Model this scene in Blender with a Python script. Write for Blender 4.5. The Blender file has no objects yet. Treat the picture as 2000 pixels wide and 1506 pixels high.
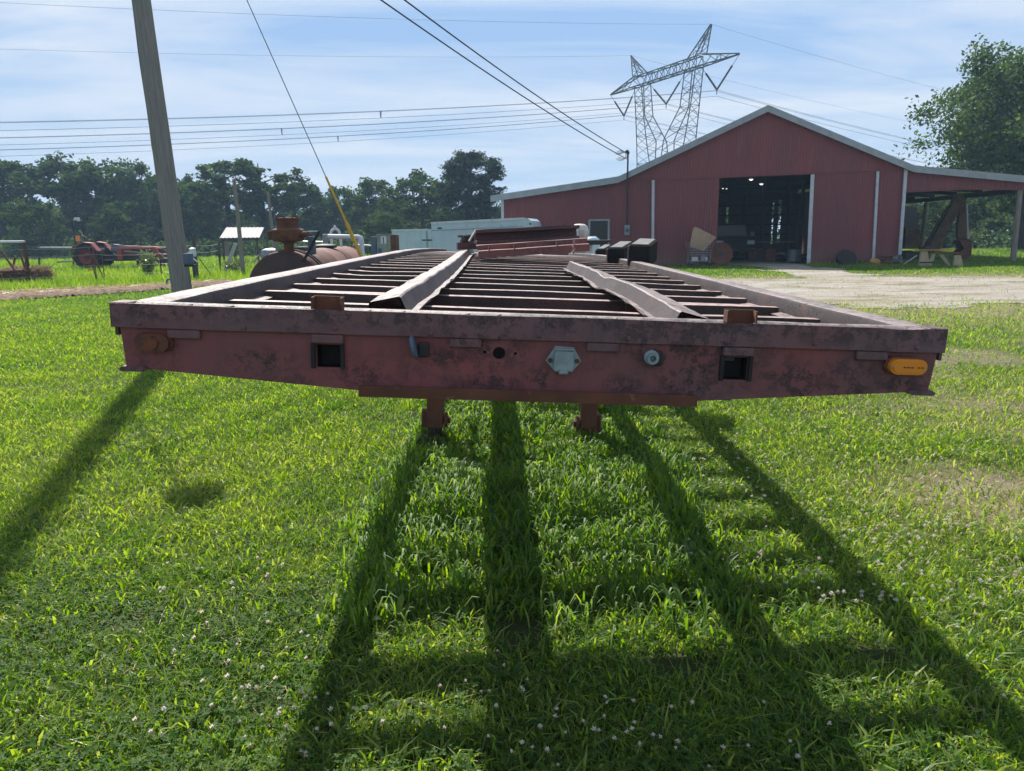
import bpy, math, random
import numpy as np
from math import radians, sin, cos, pi, tan
from mathutils import Vector, Matrix, noise
from mathutils.geometry import tessellate_polygon
S = bpy.context.scene
COL = S.collection
random.seed(7)
rng = np.random.default_rng(11)

# ---------------------------------------------------------------- camera, sky, sun, exposure
FPX, EYE, PITCH, ROLL = 1446.0, 1.63, radians(11.6), radians(0.7)
FW = np.array([0, cos(PITCH), -sin(PITCH)])
_R = np.array([1.0, 0, 0]); _U = np.array([0, sin(PITCH), cos(PITCH)])
RT = _R * cos(ROLL) - _U * sin(ROLL)
UP = _U * cos(ROLL) + _R * sin(ROLL)
cd = bpy.data.cameras.new('camera'); cam = bpy.data.objects.new('camera', cd); COL.objects.link(cam)
cd.sensor_width = 36; cd.lens = 36 * FPX / 2000; cd.clip_end = 3000; cd.clip_start = 0.05
M4 = Matrix.Identity(4)
for i in range(3):
    M4[i][0], M4[i][1], M4[i][2] = RT[i], UP[i], -FW[i]
M4[2][3] = EYE
cam.matrix_world = M4
S.camera = cam

SUN_EL, SUN_AZ = radians(48), radians(-21.5)          # azimuth measured from +Y towards +X
sunv = Vector((sin(SUN_AZ) * cos(SUN_EL), cos(SUN_AZ) * cos(SUN_EL), sin(SUN_EL)))
w = bpy.data.worlds.new('World'); S.world = w; w.use_nodes = True
nt = w.node_tree; nt.nodes.clear()
def wn(t, **k):
    n = nt.nodes.new(t)
    for a, b in k.items(): setattr(n, a, b)
    return n
sky = wn('ShaderNodeTexSky', sky_type='NISHITA', sun_disc=False, sun_elevation=SUN_EL, sun_rotation=SUN_AZ,
         altitude=200, air_density=1.0, dust_density=1.0, ozone_density=2.6)
tc = wn('ShaderNodeTexCoord'); sep = wn('ShaderNodeSeparateXYZ')
nt.links.new(tc.outputs['Generated'], sep.inputs[0])
def wm(op, a, b=None):
    n = wn('ShaderNodeMath', operation=op)
    for i, v in enumerate((a, b)):
        if v is None: continue
        if isinstance(v, (int, float)): n.inputs[i].default_value = v
        else: nt.links.new(v, n.inputs[i])
    return n.outputs[0]
zc = wm('MAXIMUM', wm('ADD', sep.outputs[2], 0.12), 0.05)
comb = wn('ShaderNodeCombineXYZ')
nt.links.new(wm('DIVIDE', sep.outputs[0], zc), comb.inputs[0]); nt.links.new(wm('DIVIDE', sep.outputs[1], zc), comb.inputs[1])
mp = wn('ShaderNodeMapping'); nt.links.new(comb.outputs[0], mp.inputs[0])
mp.inputs['Rotation'].default_value = (0, 0, radians(-32)); mp.inputs['Scale'].default_value = (0.55, 1.5, 1)
cn = wn('ShaderNodeTexNoise'); cn.inputs['Scale'].default_value = 1.05; cn.inputs['Detail'].default_value = 9; cn.inputs['Roughness'].default_value = 0.56; cn.inputs['Distortion'].default_value = 0.6
nt.links.new(mp.outputs[0], cn.inputs['Vector'])
cr = wn('ShaderNodeValToRGB'); cr.color_ramp.elements[0].position = 0.36; cr.color_ramp.elements[1].position = 0.66
cr.color_ramp.elements[0].color = (0, 0, 0, 1); cr.color_ramp.elements[1].color = (0.85, 0.85, 0.85, 1)
nt.links.new(cn.outputs['Fac'], cr.inputs[0])
mx = wn('ShaderNodeMix', data_type='RGBA')
def wmix(f, a, b):
    n = wn('ShaderNodeMix', data_type='RGBA'); nt.links.new(f, n.inputs[0])
    for i, v in ((6, a), (7, b)):
        if isinstance(v, tuple): n.inputs[i].default_value = v
        else: nt.links.new(v, n.inputs[i])
    return n.outputs[2]
def wramp(lo, hi):
    n = wn('ShaderNodeMapRange', interpolation_type='SMOOTHSTEP'); nt.links.new(sep.outputs[2], n.inputs[0]); n.inputs[1].default_value = lo; n.inputs[2].default_value = hi; return n.outputs[0]
hazy = wmix(wramp(-0.02, 0.27), (4.15, 5.3, 6.6, 1), (2.6, 4.05, 6.4, 1))       # humid summer air: milky blue low down
air = wmix(wramp(0.22, 0.62), hazy, sky.outputs[0])
nt.links.new(cr.outputs[0], mx.inputs[0]); nt.links.new(air, mx.inputs[6]); mx.inputs[7].default_value = (6.1, 6.5, 7.1, 1)
bg = wn('ShaderNodeBackground'); bg.inputs[1].default_value = 0.085
out = wn('ShaderNodeOutputWorld')
nt.links.new(mx.outputs[2], bg.inputs[0]); nt.links.new(bg.outputs[0], out.inputs[0])
sd = bpy.data.lights.new('sun', 'SUN'); sd.energy = 5.0; sd.angle = radians(0.53); sd.color = (1, 0.95, 0.86)
sun = bpy.data.objects.new('sun', sd); COL.objects.link(sun)
sun.location = (-20, 40, 60); sun.rotation_euler = sunv.to_track_quat('Z', 'Y').to_euler()
vs = S.view_settings; vs.view_transform = 'Standard'; vs.look = 'None'; vs.exposure = 0.72; vs.gamma = 1; vs.use_curve_mapping = False
S.cycles.max_bounces = 6; S.cycles.transparent_max_bounces = 6; S.cycles.use_denoising = True

# ---------------------------------------------------------------- placing helpers
def ray(px, py): return FW * FPX + RT * (px - 1000) - UP * (py - 753)
def at(px, py, Y):
    d = ray(px, py); return Vector(np.array([0, 0, EYE]) + d * (Y / d[1]))
def onground(px, py, z=0.0):
    d = ray(px, py); return Vector(np.array([0, 0, EYE]) + d * ((z - EYE) / d[2]))
def sst(t):
    t = np.clip(t, 0, 1); return t * t * (3 - 2 * t)
def gz(x, y):
    x = np.asarray(x, float); y = np.asarray(y, float)
    z = 0.22 * sst((y - 13) / 16) * sst((x + 3) / 8)
    z = z - 0.018 * np.clip(y - 46, 0, 70)
    z = z + 0.015 * np.sin(x * 0.7 + 1) * np.sin(y * 0.5) * sst((y - 9) / 6)
    return z
def G(x, y): return float(gz(x, y))

def tag(o, label=None, cat=None, group=None, kind=None):
    if label: o['label'] = label
    if cat: o['category'] = cat
    if group: o['group'] = group
    if kind: o['kind'] = kind
    return o
def thing(name, label, cat, loc=(0, 0, 0), rz=0.0, group=None, rot=None):
    o = bpy.data.objects.new(name, None); COL.objects.link(o)
    o.location = loc; o.rotation_euler = rot if rot else (0, 0, rz); o.empty_display_size = 0.2
    return tag(o, label, cat, group)
def copy_tree(o, parent=None):
    c = o.copy(); COL.objects.link(c)
    if parent: c.parent = parent
    for ch in list(o.children): copy_tree(ch, c)
    return c
def mob(name, me, parent=None, mat=None):
    o = bpy.data.objects.new(name, me); COL.objects.link(o)
    if mat is not None: me.materials.append(mat)
    if parent is not None: o.parent = parent
    return o

class MB:
    """collects geometry for ONE mesh object"""
    def __init__(s): s.v = []; s.f = []
    def add(s, vs, fs, M=None):
        n = len(s.v)
        for p in vs:
            p = Vector(p)
            s.v.append(tuple(M @ p if M else p))
        s.f += [tuple(i + n for i in f) for f in fs]; return s
    def box(s, x0, x1, y0, y1, z0, z1, M=None):
        return s.add([(x0, y0, z0), (x1, y0, z0), (x1, y1, z0), (x0, y1, z0), (x0, y0, z1), (x1, y0, z1), (x1, y1, z1), (x0, y1, z1)],
                     [(0, 3, 2, 1), (4, 5, 6, 7), (0, 1, 5, 4), (1, 2, 6, 5), (2, 3, 7, 6), (3, 0, 4, 7)], M)
    def cbox(s, x0, x1, y0, y1, z0, z1, b=0.004, M=None):
        """box with chamfered edges"""
        pts = []
        for sx in (0, 1):
            for sy in (0, 1):
                for sz in (0, 1):
                    x = (x0, x1)[sx]; y = (y0, y1)[sy]; z = (z0, z1)[sz]
                    dx, dy, dz = (b, -b)[sx], (b, -b)[sy], (b, -b)[sz]
                    pts += [(x, y + dy, z + dz), (x + dx, y, z + dz), (x + dx, y + dy, z)]
        I = lambda a, bb, c, k: (a * 4 + bb * 2 + c) * 3 + k
        fs = []
        for k in range(3):
            for e in (0, 1):
                q = []
                for (p, r) in ((0, 0), (1, 0), (1, 1), (0, 1)):
                    c = [0, 0, 0]; o2 = [j for j in range(3) if j != k]
                    c[k] = e; c[o2[0]] = p; c[o2[1]] = r
                    q.append(I(*c, k))
                flip = (e == 0) ^ (k == 1)
                fs.append(tuple(q[::-1] if flip else q))
        for k in range(3):
            o2 = [j for j in range(3) if j != k]
            for (p, r) in ((0, 0), (1, 0), (1, 1), (0, 1)):
                ca = [0, 0, 0]; ca[o2[0]] = p; ca[o2[1]] = r; cb = ca[:]; cb[k] = 1
                q = (I(*ca, o2[0]), I(*cb, o2[0]), I(*cb, o2[1]), I(*ca, o2[1]))
                flip = (p ^ r) ^ (k == 1)
                fs.append(q if flip else q[::-1])
        for a in (0, 1):
            for bb in (0, 1):
                for c in (0, 1):
                    t = (I(a, bb, c, 0), I(a, bb, c, 1), I(a, bb, c, 2))
                    fs.append(t if (a + bb + c) % 2 else t[::-1])
        return s.add(pts, fs, M)
    def tube(s, pts, r, n=8, cap=True):
        pts = [Vector(p) for p in pts]; m = len(pts)
        rr = r if isinstance(r, (list, tuple)) else [r] * m
        base = len(s.v); prev = None
        for i, p in enumerate(pts):
            t = (pts[min(i + 1, m - 1)] - pts[max(i - 1, 0)]).normalized()
            if prev is None:
                a = t.orthogonal().normalized()
            else:
                a = prev - t * prev.dot(t)
                a = a.normalized() if a.length > 1e-6 else t.orthogonal().normalized()
            prev = a; b = t.cross(a)
            for k in range(n):
                th = 2 * pi * k / n
                s.v.append(tuple(p + (a * cos(th) + b * sin(th)) * rr[i]))
        for i in range(m - 1):
            for k in range(n):
                k2 = (k + 1) % n
                s.f.append((base + i * n + k, base + i * n + k2, base + (i + 1) * n + k2, base + (i + 1) * n + k))
        if cap:
            s.f.append(tuple(base + k for k in range(n))[::-1]); s.f.append(tuple(base + (m - 1) * n + k for k in range(n)))
        return s
    def lathe(s, prof, n=20, M=None, ring=False):
        """prof: (radius, z) list, axis Z"""
        vs = []; fs = []
        for (r, z) in prof:
            for k in range(n): vs.append((r * cos(2 * pi * k / n), r * sin(2 * pi * k / n), z))
        for i in range(len(prof) - 1):
            for k in range(n):
                k2 = (k + 1) % n
                fs.append((i * n + k, i * n + k2, (i + 1) * n + k2, (i + 1) * n + k))
        if ring:
            i = len(prof) - 1
            for k in range(n): fs.append((i * n + k, i * n + (k + 1) % n, (k + 1) % n, k))
        else: fs.append(tuple(range(n))[::-1]); fs.append(tuple((len(prof) - 1) * n + k for k in range(n)))
        return s.add(vs, fs, M)
    def prism(s, poly, y0, y1, M=None, holes=()):
        """polygon in x,z extruded along y, holes allowed"""
        loops = [list(poly)] + [list(h) for h in holes]
        flat = [p for l in loops for p in l]; n = len(flat)
        tris = tessellate_polygon([[Vector((p[0], p[1], 0)) for p in l] for l in loops])
        vs = [(p[0], y0, p[1]) for p in flat] + [(p[0], y1, p[1]) for p in flat]
        fs = []
        for t in tris:
            a, b, c = (flat[i] for i in t)
            cr_ = (b[0] - a[0]) * (c[1] - a[1]) - (b[1] - a[1]) * (c[0] - a[0])
            t = t if cr_ > 0 else t[::-1]
            fs.append(tuple(t)); fs.append(tuple(i + n for i in t[::-1]))
        o = 0
        for li, l in enumerate(loops):
            k = len(l); ar = sum(l[i][0] * l[(i + 1) % k][1] - l[(i + 1) % k][0] * l[i][1] for i in range(k))
            for i in range(k):
                j = (i + 1) % k; q = (o + i, o + j, o + j + n, o + i + n)
                fs.append(q[::-1] if (ar > 0) == (li == 0) else q)
            o += k
        return s.add(vs, fs, M)
    def sweep(s, prof, path, closed=True):
        """profile (x,z) swept along path of (offset vector, y): straight along y with per-station offsets and scales"""
        n = len(prof); base = len(s.v)
        for st in path:
            y, dx, dz = st[:3]; sc = st[3] if len(st) > 3 else 1
            for (x, z) in prof: s.v.append((x * sc + dx, y, z * sc + dz))
        for i in range(len(path) - 1):
            for k in range(n if closed else n - 1):
                k2 = (k + 1) % n
                s.f.append((base + i * n + k, base + (i + 1) * n + k, base + (i + 1) * n + k2, base + i * n + k2))
        return s
    def build(s, name, mat, parent=None, smooth=None, world=False, rough=0.0):
        me = bpy.data.meshes.new(name)
        vs = s.v
        if world and parent is not None:
            bpy.context.view_layer.update()
            I = parent.matrix_world.inverted(); vs = [tuple(I @ Vector(p)) for p in vs]
        if rough:
            vs = [tuple(Vector(p) + noise.noise_vector(Vector(p) * 9) * rough) for p in vs]
        me.from_pydata(vs, [], s.f); me.update()
        if smooth is not None:
            me.polygons.foreach_set('use_smooth', [True] * len(me.polygons))
            try: me.set_sharp_from_angle(angle=radians(smooth))
            except Exception: pass
        return mob(name, me, parent, mat)
def circ(cx, cz, r, n=16): return [(cx + r * cos(2 * pi * k / n), cz + r * sin(2 * pi * k / n)) for k in range(n)]
def RX(a): return Matrix.Rotation(a, 4, 'X')
def RY(a): return Matrix.Rotation(a, 4, 'Y')
def RZ(a): return Matrix.Rotation(a, 4, 'Z')
def TR(x, y, z): return Matrix.Translation((x, y, z))

# ---------------------------------------------------------------- materials
class NM:
    def __init__(s, name):
        s.m = bpy.data.materials.new(name); s.m.use_nodes = True; s.t = s.m.node_tree; s.t.nodes.clear()
        s.out = s.t.nodes.new('ShaderNodeOutputMaterial'); s.tc = s.t.nodes.new('ShaderNodeTexCoord')
    def n(s, t, **k):
        x = s.t.nodes.new(t)
        for a, b in k.items(): setattr(x, a, b)
        return x
    def set(s, inp, v):
        if isinstance(v, bpy.types.NodeSocket): s.t.links.new(v, inp)
        elif isinstance(v, tuple) and len(v) == 3 and inp.type == 'RGBA': inp.default_value = (*v, 1)
        else: inp.default_value = v
    def noise(s, scale, detail=4, rough=0.6, stretch=None, coord='Object', dist=0.0):
        x = s.n('ShaderNodeTexNoise'); x.inputs['Scale'].default_value = scale; x.inputs['Detail'].default_value = detail
        x.inputs['Roughness'].default_value = rough; x.inputs['Distortion'].default_value = dist
        src = s.tc.outputs[coord] if coord != 'World' else s.n('ShaderNodeNewGeometry').outputs['Position']
        if stretch:
            mp = s.n('ShaderNodeMapping'); mp.inputs['Scale'].default_value = stretch; s.t.links.new(src, mp.inputs[0]); src = mp.outputs[0]
        s.t.links.new(src, x.inputs['Vector']); return x.outputs['Fac']
    def ramp(s, f, lo, hi):
        x = s.n('ShaderNodeMapRange'); x.clamp = True
        s.t.links.new(f, x.inputs[0]); x.inputs[1].default_value = lo; x.inputs[2].default_value = hi; return x.outputs[0]
    def mix(s, f, a, b):
        x = s.n('ShaderNodeMix', data_type='RGBA'); s.set(x.inputs[0], f); s.set(x.inputs[6], a); s.set(x.inputs[7], b); return x.outputs[2]
    def math(s, op, a, b=0.0):
        x = s.n('ShaderNodeMath', operation=op); s.set(x.inputs[0], a); s.set(x.inputs[1], b); return x.outputs[0]
    def attr(s, name): 
        return s.n('ShaderNodeAttribute', attribute_name=name).outputs['Fac']
    def bump(s, h, strength=0.3, dist=0.01):
        x = s.n('ShaderNodeBump'); x.inputs['Strength'].default_value = strength; x.inputs['Distance'].default_value = dist
        s.t.links.new(h, x.inputs['Height']); return x.outputs[0]
    def pbr(s, col, rough=0.7, metal=0.0, normal=None, spec=0.4, **kw):
        b = s.n('ShaderNodeBsdfPrincipled')
        s.set(b.inputs['Base Color'], col); s.set(b.inputs['Roughness'], rough); s.set(b.inputs['Metallic'], metal)
        b.inputs['Specular IOR Level'].default_value = spec
        if normal is not None: s.t.links.new(normal, b.inputs['Normal'])
        for k, v in kw.items(): s.set(b.inputs[k.replace('_', ' ')], v)
        s.t.links.new(b.outputs[0], s.out.inputs[0]); return s.m
def simple(name, c1, c2=None, scale=6, rough=0.7, metal=0.0, bump=0.25, dist=0.004, stretch=None, detail=5, lo=0.35, hi=0.65, c3=None, s3=20, l3=0.6, h3=0.7, spec=0.4):
    m = NM(name); c2 = c2 or tuple(x * 0.7 for x in c1)
    f = m.noise(scale, detail, stretch=stretch); col = m.mix(m.ramp(f, lo, hi), c1, c2)
    if c3: col = m.mix(m.ramp(m.noise(s3, 5, 0.65, stretch=stretch), l3, h3), col, c3)
    nrm = m.bump(m.noise(scale * 6, 5, stretch=stretch), bump, dist) if bump else None
    return m.pbr(col, rough, metal, nrm, spec)

def trailer_paint(name, red, old, moldw=1.0, rust=0.25, coordscale=1.0, top=None, rough=0.62, blobs=(), rim=None):
    m = NM(name)
    big = m.noise(2.2 * coordscale, 3); col = m.mix(m.ramp(big, 0.35, 0.68), red, old)
    col = m.mix(m.math('MULTIPLY', m.ramp(m.noise(5 * coordscale, 6, 0.7), 0.56, 0.72), rust), col, (0.23, 0.085, 0.035))
    if top:      # paler upper faces: sunlight put into the colour, broken by lichen mottling
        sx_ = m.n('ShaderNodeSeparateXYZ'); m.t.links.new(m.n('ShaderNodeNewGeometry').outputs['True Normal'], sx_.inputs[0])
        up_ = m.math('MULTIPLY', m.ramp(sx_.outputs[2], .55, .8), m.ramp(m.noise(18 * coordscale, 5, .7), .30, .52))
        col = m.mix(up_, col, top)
    patch = m.ramp(m.noise(2.7 * coordscale, 4, 0.6, stretch=(1, 1, 1.6)), 0.44, 0.60)
    col = m.mix(m.math('MULTIPLY', m.ramp(m.noise(4 * coordscale, 5, .6, stretch=(3.5, 3.5, .5)), .52, .72), .45), col, (0.07, 0.045, 0.045))
    for (bx, bz, rx, rz) in blobs:      # individual mould stains
        mp = m.n('ShaderNodeMapping', vector_type='POINT'); mp.inputs['Location'].default_value = (-bx / rx, 0, -bz / rz); mp.inputs['Scale'].default_value = (1 / rx, 0.01, 1 / rz)
        m.t.links.new(m.tc.outputs['Object'], mp.inputs[0]); ln = m.n('ShaderNodeVectorMath', operation='LENGTH'); m.t.links.new(mp.outputs[0], ln.inputs[0])
        patch = m.math('MAXIMUM', patch, m.ramp(ln.outputs['Value'], 1.25, .35))
    if rim:
        so_ = m.n('ShaderNodeSeparateXYZ'); m.t.links.new(m.tc.outputs['Object'], so_.inputs[0])
        wob = m.math('ADD', so_.outputs[2], m.math('MULTIPLY', m.noise(6, 4, .6), .05))
        patch = m.math('MAXIMUM', patch, m.math('MULTIPLY', m.ramp(wob, rim[0], rim[1]), m.ramp(m.noise(1.7, 3), .36, .50)))
    speck = m.ramp(m.noise(85 * coordscale, 5, 0.75), 0.46, 0.53)
    fine = m.ramp(m.noise(24 * coordscale, 6, 0.8), 0.475, 0.53)
    k = m.math('MULTIPLY', patch, m.math('MAXIMUM', m.math('MULTIPLY', speck, fine), m.math('MULTIPLY', fine, 0.75)))
    col = m.mix(m.math('MULTIPLY', k, moldw), col, (0.018, 0.018, 0.022))
    col = m.mix(m.math('MULTIPLY', m.ramp(m.noise(160 * coordscale, 3), 0.66, 0.7), 0.35), col, (0.36, 0.27, 0.26))
    h = m.math('ADD', m.noise(60 * coordscale, 6, 0.7), m.math('MULTIPLY', k, -0.4))
    return m.pbr(col, rough, 0.0, m.bump(h, 0.45, 0.005), 0.4)
MT = {}
MT['frame'] = trailer_paint('trailer_red_paint', (0.250, 0.066, 0.066), (0.150, 0.070, 0.072), 0.82, blobs=[(-.79, 1.395 - .155, .13, .045), (-.50, 1.395 - .19, .10, .05), (-.12, 1.395 - .20, .12, .05), (.02, 1.395 - .19, .06, .05), (.275, 1.395 - .195, .07, .035), (.36, 1.395 - .11, .06, .05), (.77, 1.395 - .15, .14, .045), (-.25, 1.395 - .13, .10, .04), (1.1, 1.395 - .17, .1, .04)])
MT['band'] = trailer_paint('trailer_faded_paint', (0.175, 0.080, 0.082), (0.135, 0.086, 0.093), 0.72, rim=(1.395 - .030, 1.395 - .002), blobs=[(-.55, 1.395 - .02, .2, .03), (.1, 1.395 - .02, .3, .028), (.42, 1.395 - .04, .12, .03), (.95, 1.395 - .03, .2, .035), (.62, 1.395 - .02, .2, .03)])
MT['deck'] = trailer_paint('deck_grey_oxide', (0.088, 0.064, 0.062), (0.052, 0.039, 0.040), 0.8, 0.5, 1.4, (0.27, 0.215, 0.205), .55)  # dark sides, pale top colour: shaded and sunlit tones painted in
MT['member'] = trailer_paint('crossmember_oxide', (0.075, 0.048, 0.045), (0.045, 0.034, 0.034), 0.5, 0.35, 1.0, (0.44, 0.31, 0.28), .5)  # dark webs and pale tops put shade and sun into the colour
MT['rust'] = simple('rust', (0.16, 0.062, 0.034), (0.085, 0.035, 0.024), 7, 0.85, c3=(0.24, 0.11, 0.05), s3=25)
MT['tank'] = simple('tank_rust', (0.165, 0.070, 0.050), (0.105, 0.043, 0.033), 1.6, 0.75, stretch=(1, .35, 1), c3=(0.23, 0.14, 0.11), s3=5, l3=.55, h3=.75)
MT['tankdark'] = simple('tank_end_dark', (0.05, 0.032, 0.03), (0.08, 0.045, 0.038), 4, 0.8)
MT['dark'] = simple('dark_steel', (0.022, 0.021, 0.022), (0.04, 0.034, 0.032), 9, 0.6)
MT['black'] = simple('black_rubber', (0.012, 0.012, 0.013), (0.022, 0.021, 0.021), 12, 0.75)
MT['grey'] = simple('grey_metal', (0.28, 0.30, 0.32), (0.20, 0.22, 0.24), 12, 0.5, 0.3)
MT['galv'] = simple('galvanised', (0.34, 0.36, 0.38), (0.25, 0.27, 0.29), 10, 0.45, 0.6)
MT['towersteel'] = simple('tower_steel', (0.10, 0.12, 0.12), (0.07, 0.085, 0.085), 3, 0.6, 0.2, bump=0)
MT['wire'] = simple('aluminium_wire', (0.055, 0.06, 0.07), (0.04, 0.045, 0.05), 3, 0.6, 0.0, bump=0)
MT['cable'] = simple('black_cable', (0.03, 0.03, 0.034), None, 3, 0.6, 0.0, bump=0)
MT['white'] = simple('white_paint', (0.66, 0.68, 0.70), (0.52, 0.55, 0.57), 5, 0.45, c3=(0.34, 0.33, 0.30), s3=9, l3=.62, h3=.8)
MT['pvc'] = simple('white_pvc', (0.62, 0.66, 0.70), (0.50, 0.53, 0.56), 8, 0.4)
MT['trimwhite'] = simple('white_trim', (0.50, 0.53, 0.58), (0.40, 0.42, 0.46), 6, 0.5)
MT['fascia'] = simple('fascia_grey', (0.30, 0.34, 0.36), (0.24, 0.27, 0.29), 3, 0.5, 0.1)
MT['wood'] = simple('weathered_wood', (0.27, 0.235, 0.20), (0.16, 0.135, 0.115), 5, 0.85, stretch=(7, 7, .6), bump=.6, dist=.01)
MT['wooddark'] = simple('dark_post_wood', (0.055, 0.05, 0.048), (0.10, 0.085, 0.075), 5, 0.9, stretch=(7, 7, .7), bump=.6, dist=.01)
MT['plank'] = simple('bleached_plank', (0.50, 0.47, 0.46), (0.36, 0.33, 0.31), 4, 0.8, stretch=(8, 8, .5))
MT['yellow'] = simple('worn_yellow', (0.42, 0.26, 0.055), (0.24, 0.15, 0.05), 4, 0.6, c3=(0.10, 0.05, 0.03), s3=12)
MT['guard'] = simple('yellow_plastic', (0.62, 0.36, 0.03), (0.52, 0.30, 0.03), 8, 0.5)
MT['amber'] = NM('amber_lens').pbr((0.72, 0.24, 0.012), 0.28, 0, None, 0.5, Coat_Weight=0.4)
MT['amberdirty'] = simple('amber_lens_dirty', (0.19, 0.055, 0.022), (0.09, 0.034, 0.022), 30, 0.6, c3=(0.05, 0.03, 0.025), s3=60, l3=.5, h3=.65)
MT['socket'] = simple('socket_grey', (0.28, 0.35, 0.37), (0.20, 0.25, 0.27), 30, 0.5, 0.2)
MT['tractor'] = simple('orange_red_paint', (0.30, 0.045, 0.028), (0.20, 0.032, 0.022), 3, 0.4, spec=.5)
MT['tread'] = MT['black']
MT['bluegrey'] = simple('blue_grey_panel', (0.10, 0.14, 0.20), (0.07, 0.10, 0.15), 4, 0.6)
MT['beige'] = simple('beige_panel', (0.30, 0.30, 0.25), (0.20, 0.20, 0.16), 5, 0.5, c3=(.1, .09, .07), s3=15)
MT['card'] = simple('cardboard', (0.36, 0.25, 0.15), (0.27, 0.18, 0.11), 4, 0.9)
MT['hay'] = simple('hay', (0.33, 0.25, 0.13), (0.18, 0.13, 0.07), 18, 0.95, bump=1, dist=.05, stretch=(1, 1, 4))
MT['blue'] = simple('blue_paint', (0.03, 0.09, 0.30), None, 8, 0.5)
MT['trailerwhite'] = simple('box_trailer_skin', (0.50, 0.60, 0.66), (0.42, 0.52, 0.58), 1.5, 0.4, c3=(.30, .33, .33), s3=3, l3=.58, h3=.85)
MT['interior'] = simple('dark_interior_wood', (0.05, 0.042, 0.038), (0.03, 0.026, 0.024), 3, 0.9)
MT['concrete'] = simple('pale_concrete', (0.34, 0.32, 0.30), (0.25, 0.235, 0.22), 3, 0.9, c3=(.18, .16, .14), s3=8)
MT['timber'] = simple('creosoted_timber', (0.020, 0.019, 0.020), (0.030, 0.027, 0.026), 6, 0.95, stretch=(1, 8, 8), bump=.8, dist=.01, spec=.12)
MT['timbertop'] = simple('lit_tone_timber_side', (0.30, 0.26, 0.20), (0.12, 0.10, 0.085), 9, 0.9, stretch=(1, 8, 8), bump=.8, dist=.01)  # pale tone painting sunlight on the timber sides
MT['lamp'] = NM('lamp_glow'); _e = MT['lamp'].n('ShaderNodeEmission'); _e.inputs[0].default_value = (1, .93, .8, 1); _e.inputs[1].default_value = 1.3
MT['lamp'].t.links.new(_e.outputs[0], MT['lamp'].out.inputs[0]); MT['lamp'] = MT['lamp'].m
MT['glass'] = NM('dark_glass').pbr((0.012, 0.014, 0.016), 0.12, 0, None, 0.3)

def leafmat(name, cols, trans=0.45, attr='tint', gloss=0.06, groughness=0.4):
    m = NM(name)
    r = m.n('ShaderNodeValToRGB'); r.color_ramp.interpolation = 'LINEAR'
    els = r.color_ramp.elements
    while len(els) < len(cols): els.new(0.5)
    for i, c in enumerate(cols): els[i].position = i / (len(cols) - 1); els[i].color = (*c, 1)
    m.t.links.new(m.attr(attr), r.inputs[0]); c = r.outputs[0]
    d = m.n('ShaderNodeBsdfDiffuse'); t = m.n('ShaderNodeBsdfTranslucent')
    hs = m.n('ShaderNodeHueSaturation'); hs.inputs['Saturation'].default_value = 1.12; hs.inputs['Hue'].default_value = 0.487; hs.inputs['Value'].default_value = 1.9
    m.t.links.new(c, hs.inputs['Color']); m.t.links.new(c, d.inputs[0]); m.t.links.new(hs.outputs[0], t.inputs[0])
    x = m.n('ShaderNodeMixShader'); x.inputs[0].default_value = trans; m.t.links.new(d.outputs[0], x.inputs[1]); m.t.links.new(t.outputs[0], x.inputs[2])
    g = m.n('ShaderNodeBsdfGlossy'); g.inputs['Roughness'].default_value = groughness
    y = m.n('ShaderNodeMixShader'); y.inputs[0].default_value = gloss; m.t.links.new(x.outputs[0], y.inputs[1]); m.t.links.new(g.outputs[0], y.inputs[2])
    m.t.links.new(y.outputs[0], m.out.inputs[0]); return m.m
MT['grass'] = leafmat('grass_blades', [(0.028, 0.076, 0.012), (0.062, 0.148, 0.018), (0.126, 0.232, 0.026), (0.215, 0.300, 0.042), (0.36, 0.31, 0.16)], 0.55, gloss=.03, groughness=.5)
MT['clover'] = leafmat('clover_leaves', [(0.032, 0.085, 0.020), (0.06, 0.130, 0.022), (0.115, 0.19, 0.028)], 0.45, gloss=.015, groughness=.55)
MT['leaf'] = leafmat('tree_leaves', [(0.016, 0.036, 0.012), (0.030, 0.062, 0.016), (0.055, 0.095, 0.024), (0.10, 0.135, 0.042)], 0.35, gloss=.012, groughness=.6)
MT['leaflit'] = leafmat('sunlit_oak_leaves', [(0.018, 0.042, 0.012), (0.036, 0.074, 0.017), (0.066, 0.112, 0.026), (0.115, 0.16, 0.045)], 0.38, gloss=.02, groughness=.6)  # leaf colours lifted to look sunlit
MT['needle'] = leafmat('pine_needles', [(0.014, 0.030, 0.014), (0.024, 0.045, 0.018), (0.045, 0.062, 0.024)], 0.2, gloss=.008, groughness=.6)
MT['bush'] = leafmat('bush_leaves', [(0.06, 0.10, 0.03), (0.10, 0.15, 0.04), (0.16, 0.20, 0.07)], 0.4, gloss=.06)
MT['straw'] = leafmat('dry_straw', [(0.20, 0.14, 0.08), (0.36, 0.27, 0.16), (0.50, 0.40, 0.27)], 0.25, gloss=.04)
MT['flower'] = leafmat('clover_petals', [(0.52, 0.48, 0.40), (0.66, 0.63, 0.56), (0.40, 0.25, 0.18)], 0.35, gloss=.02)
MT['bark'] = simple('bark', (0.075, 0.062, 0.052), (0.045, 0.038, 0.033), 6, 0.95, stretch=(5, 5, 1), bump=.8, dist=.03)

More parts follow.
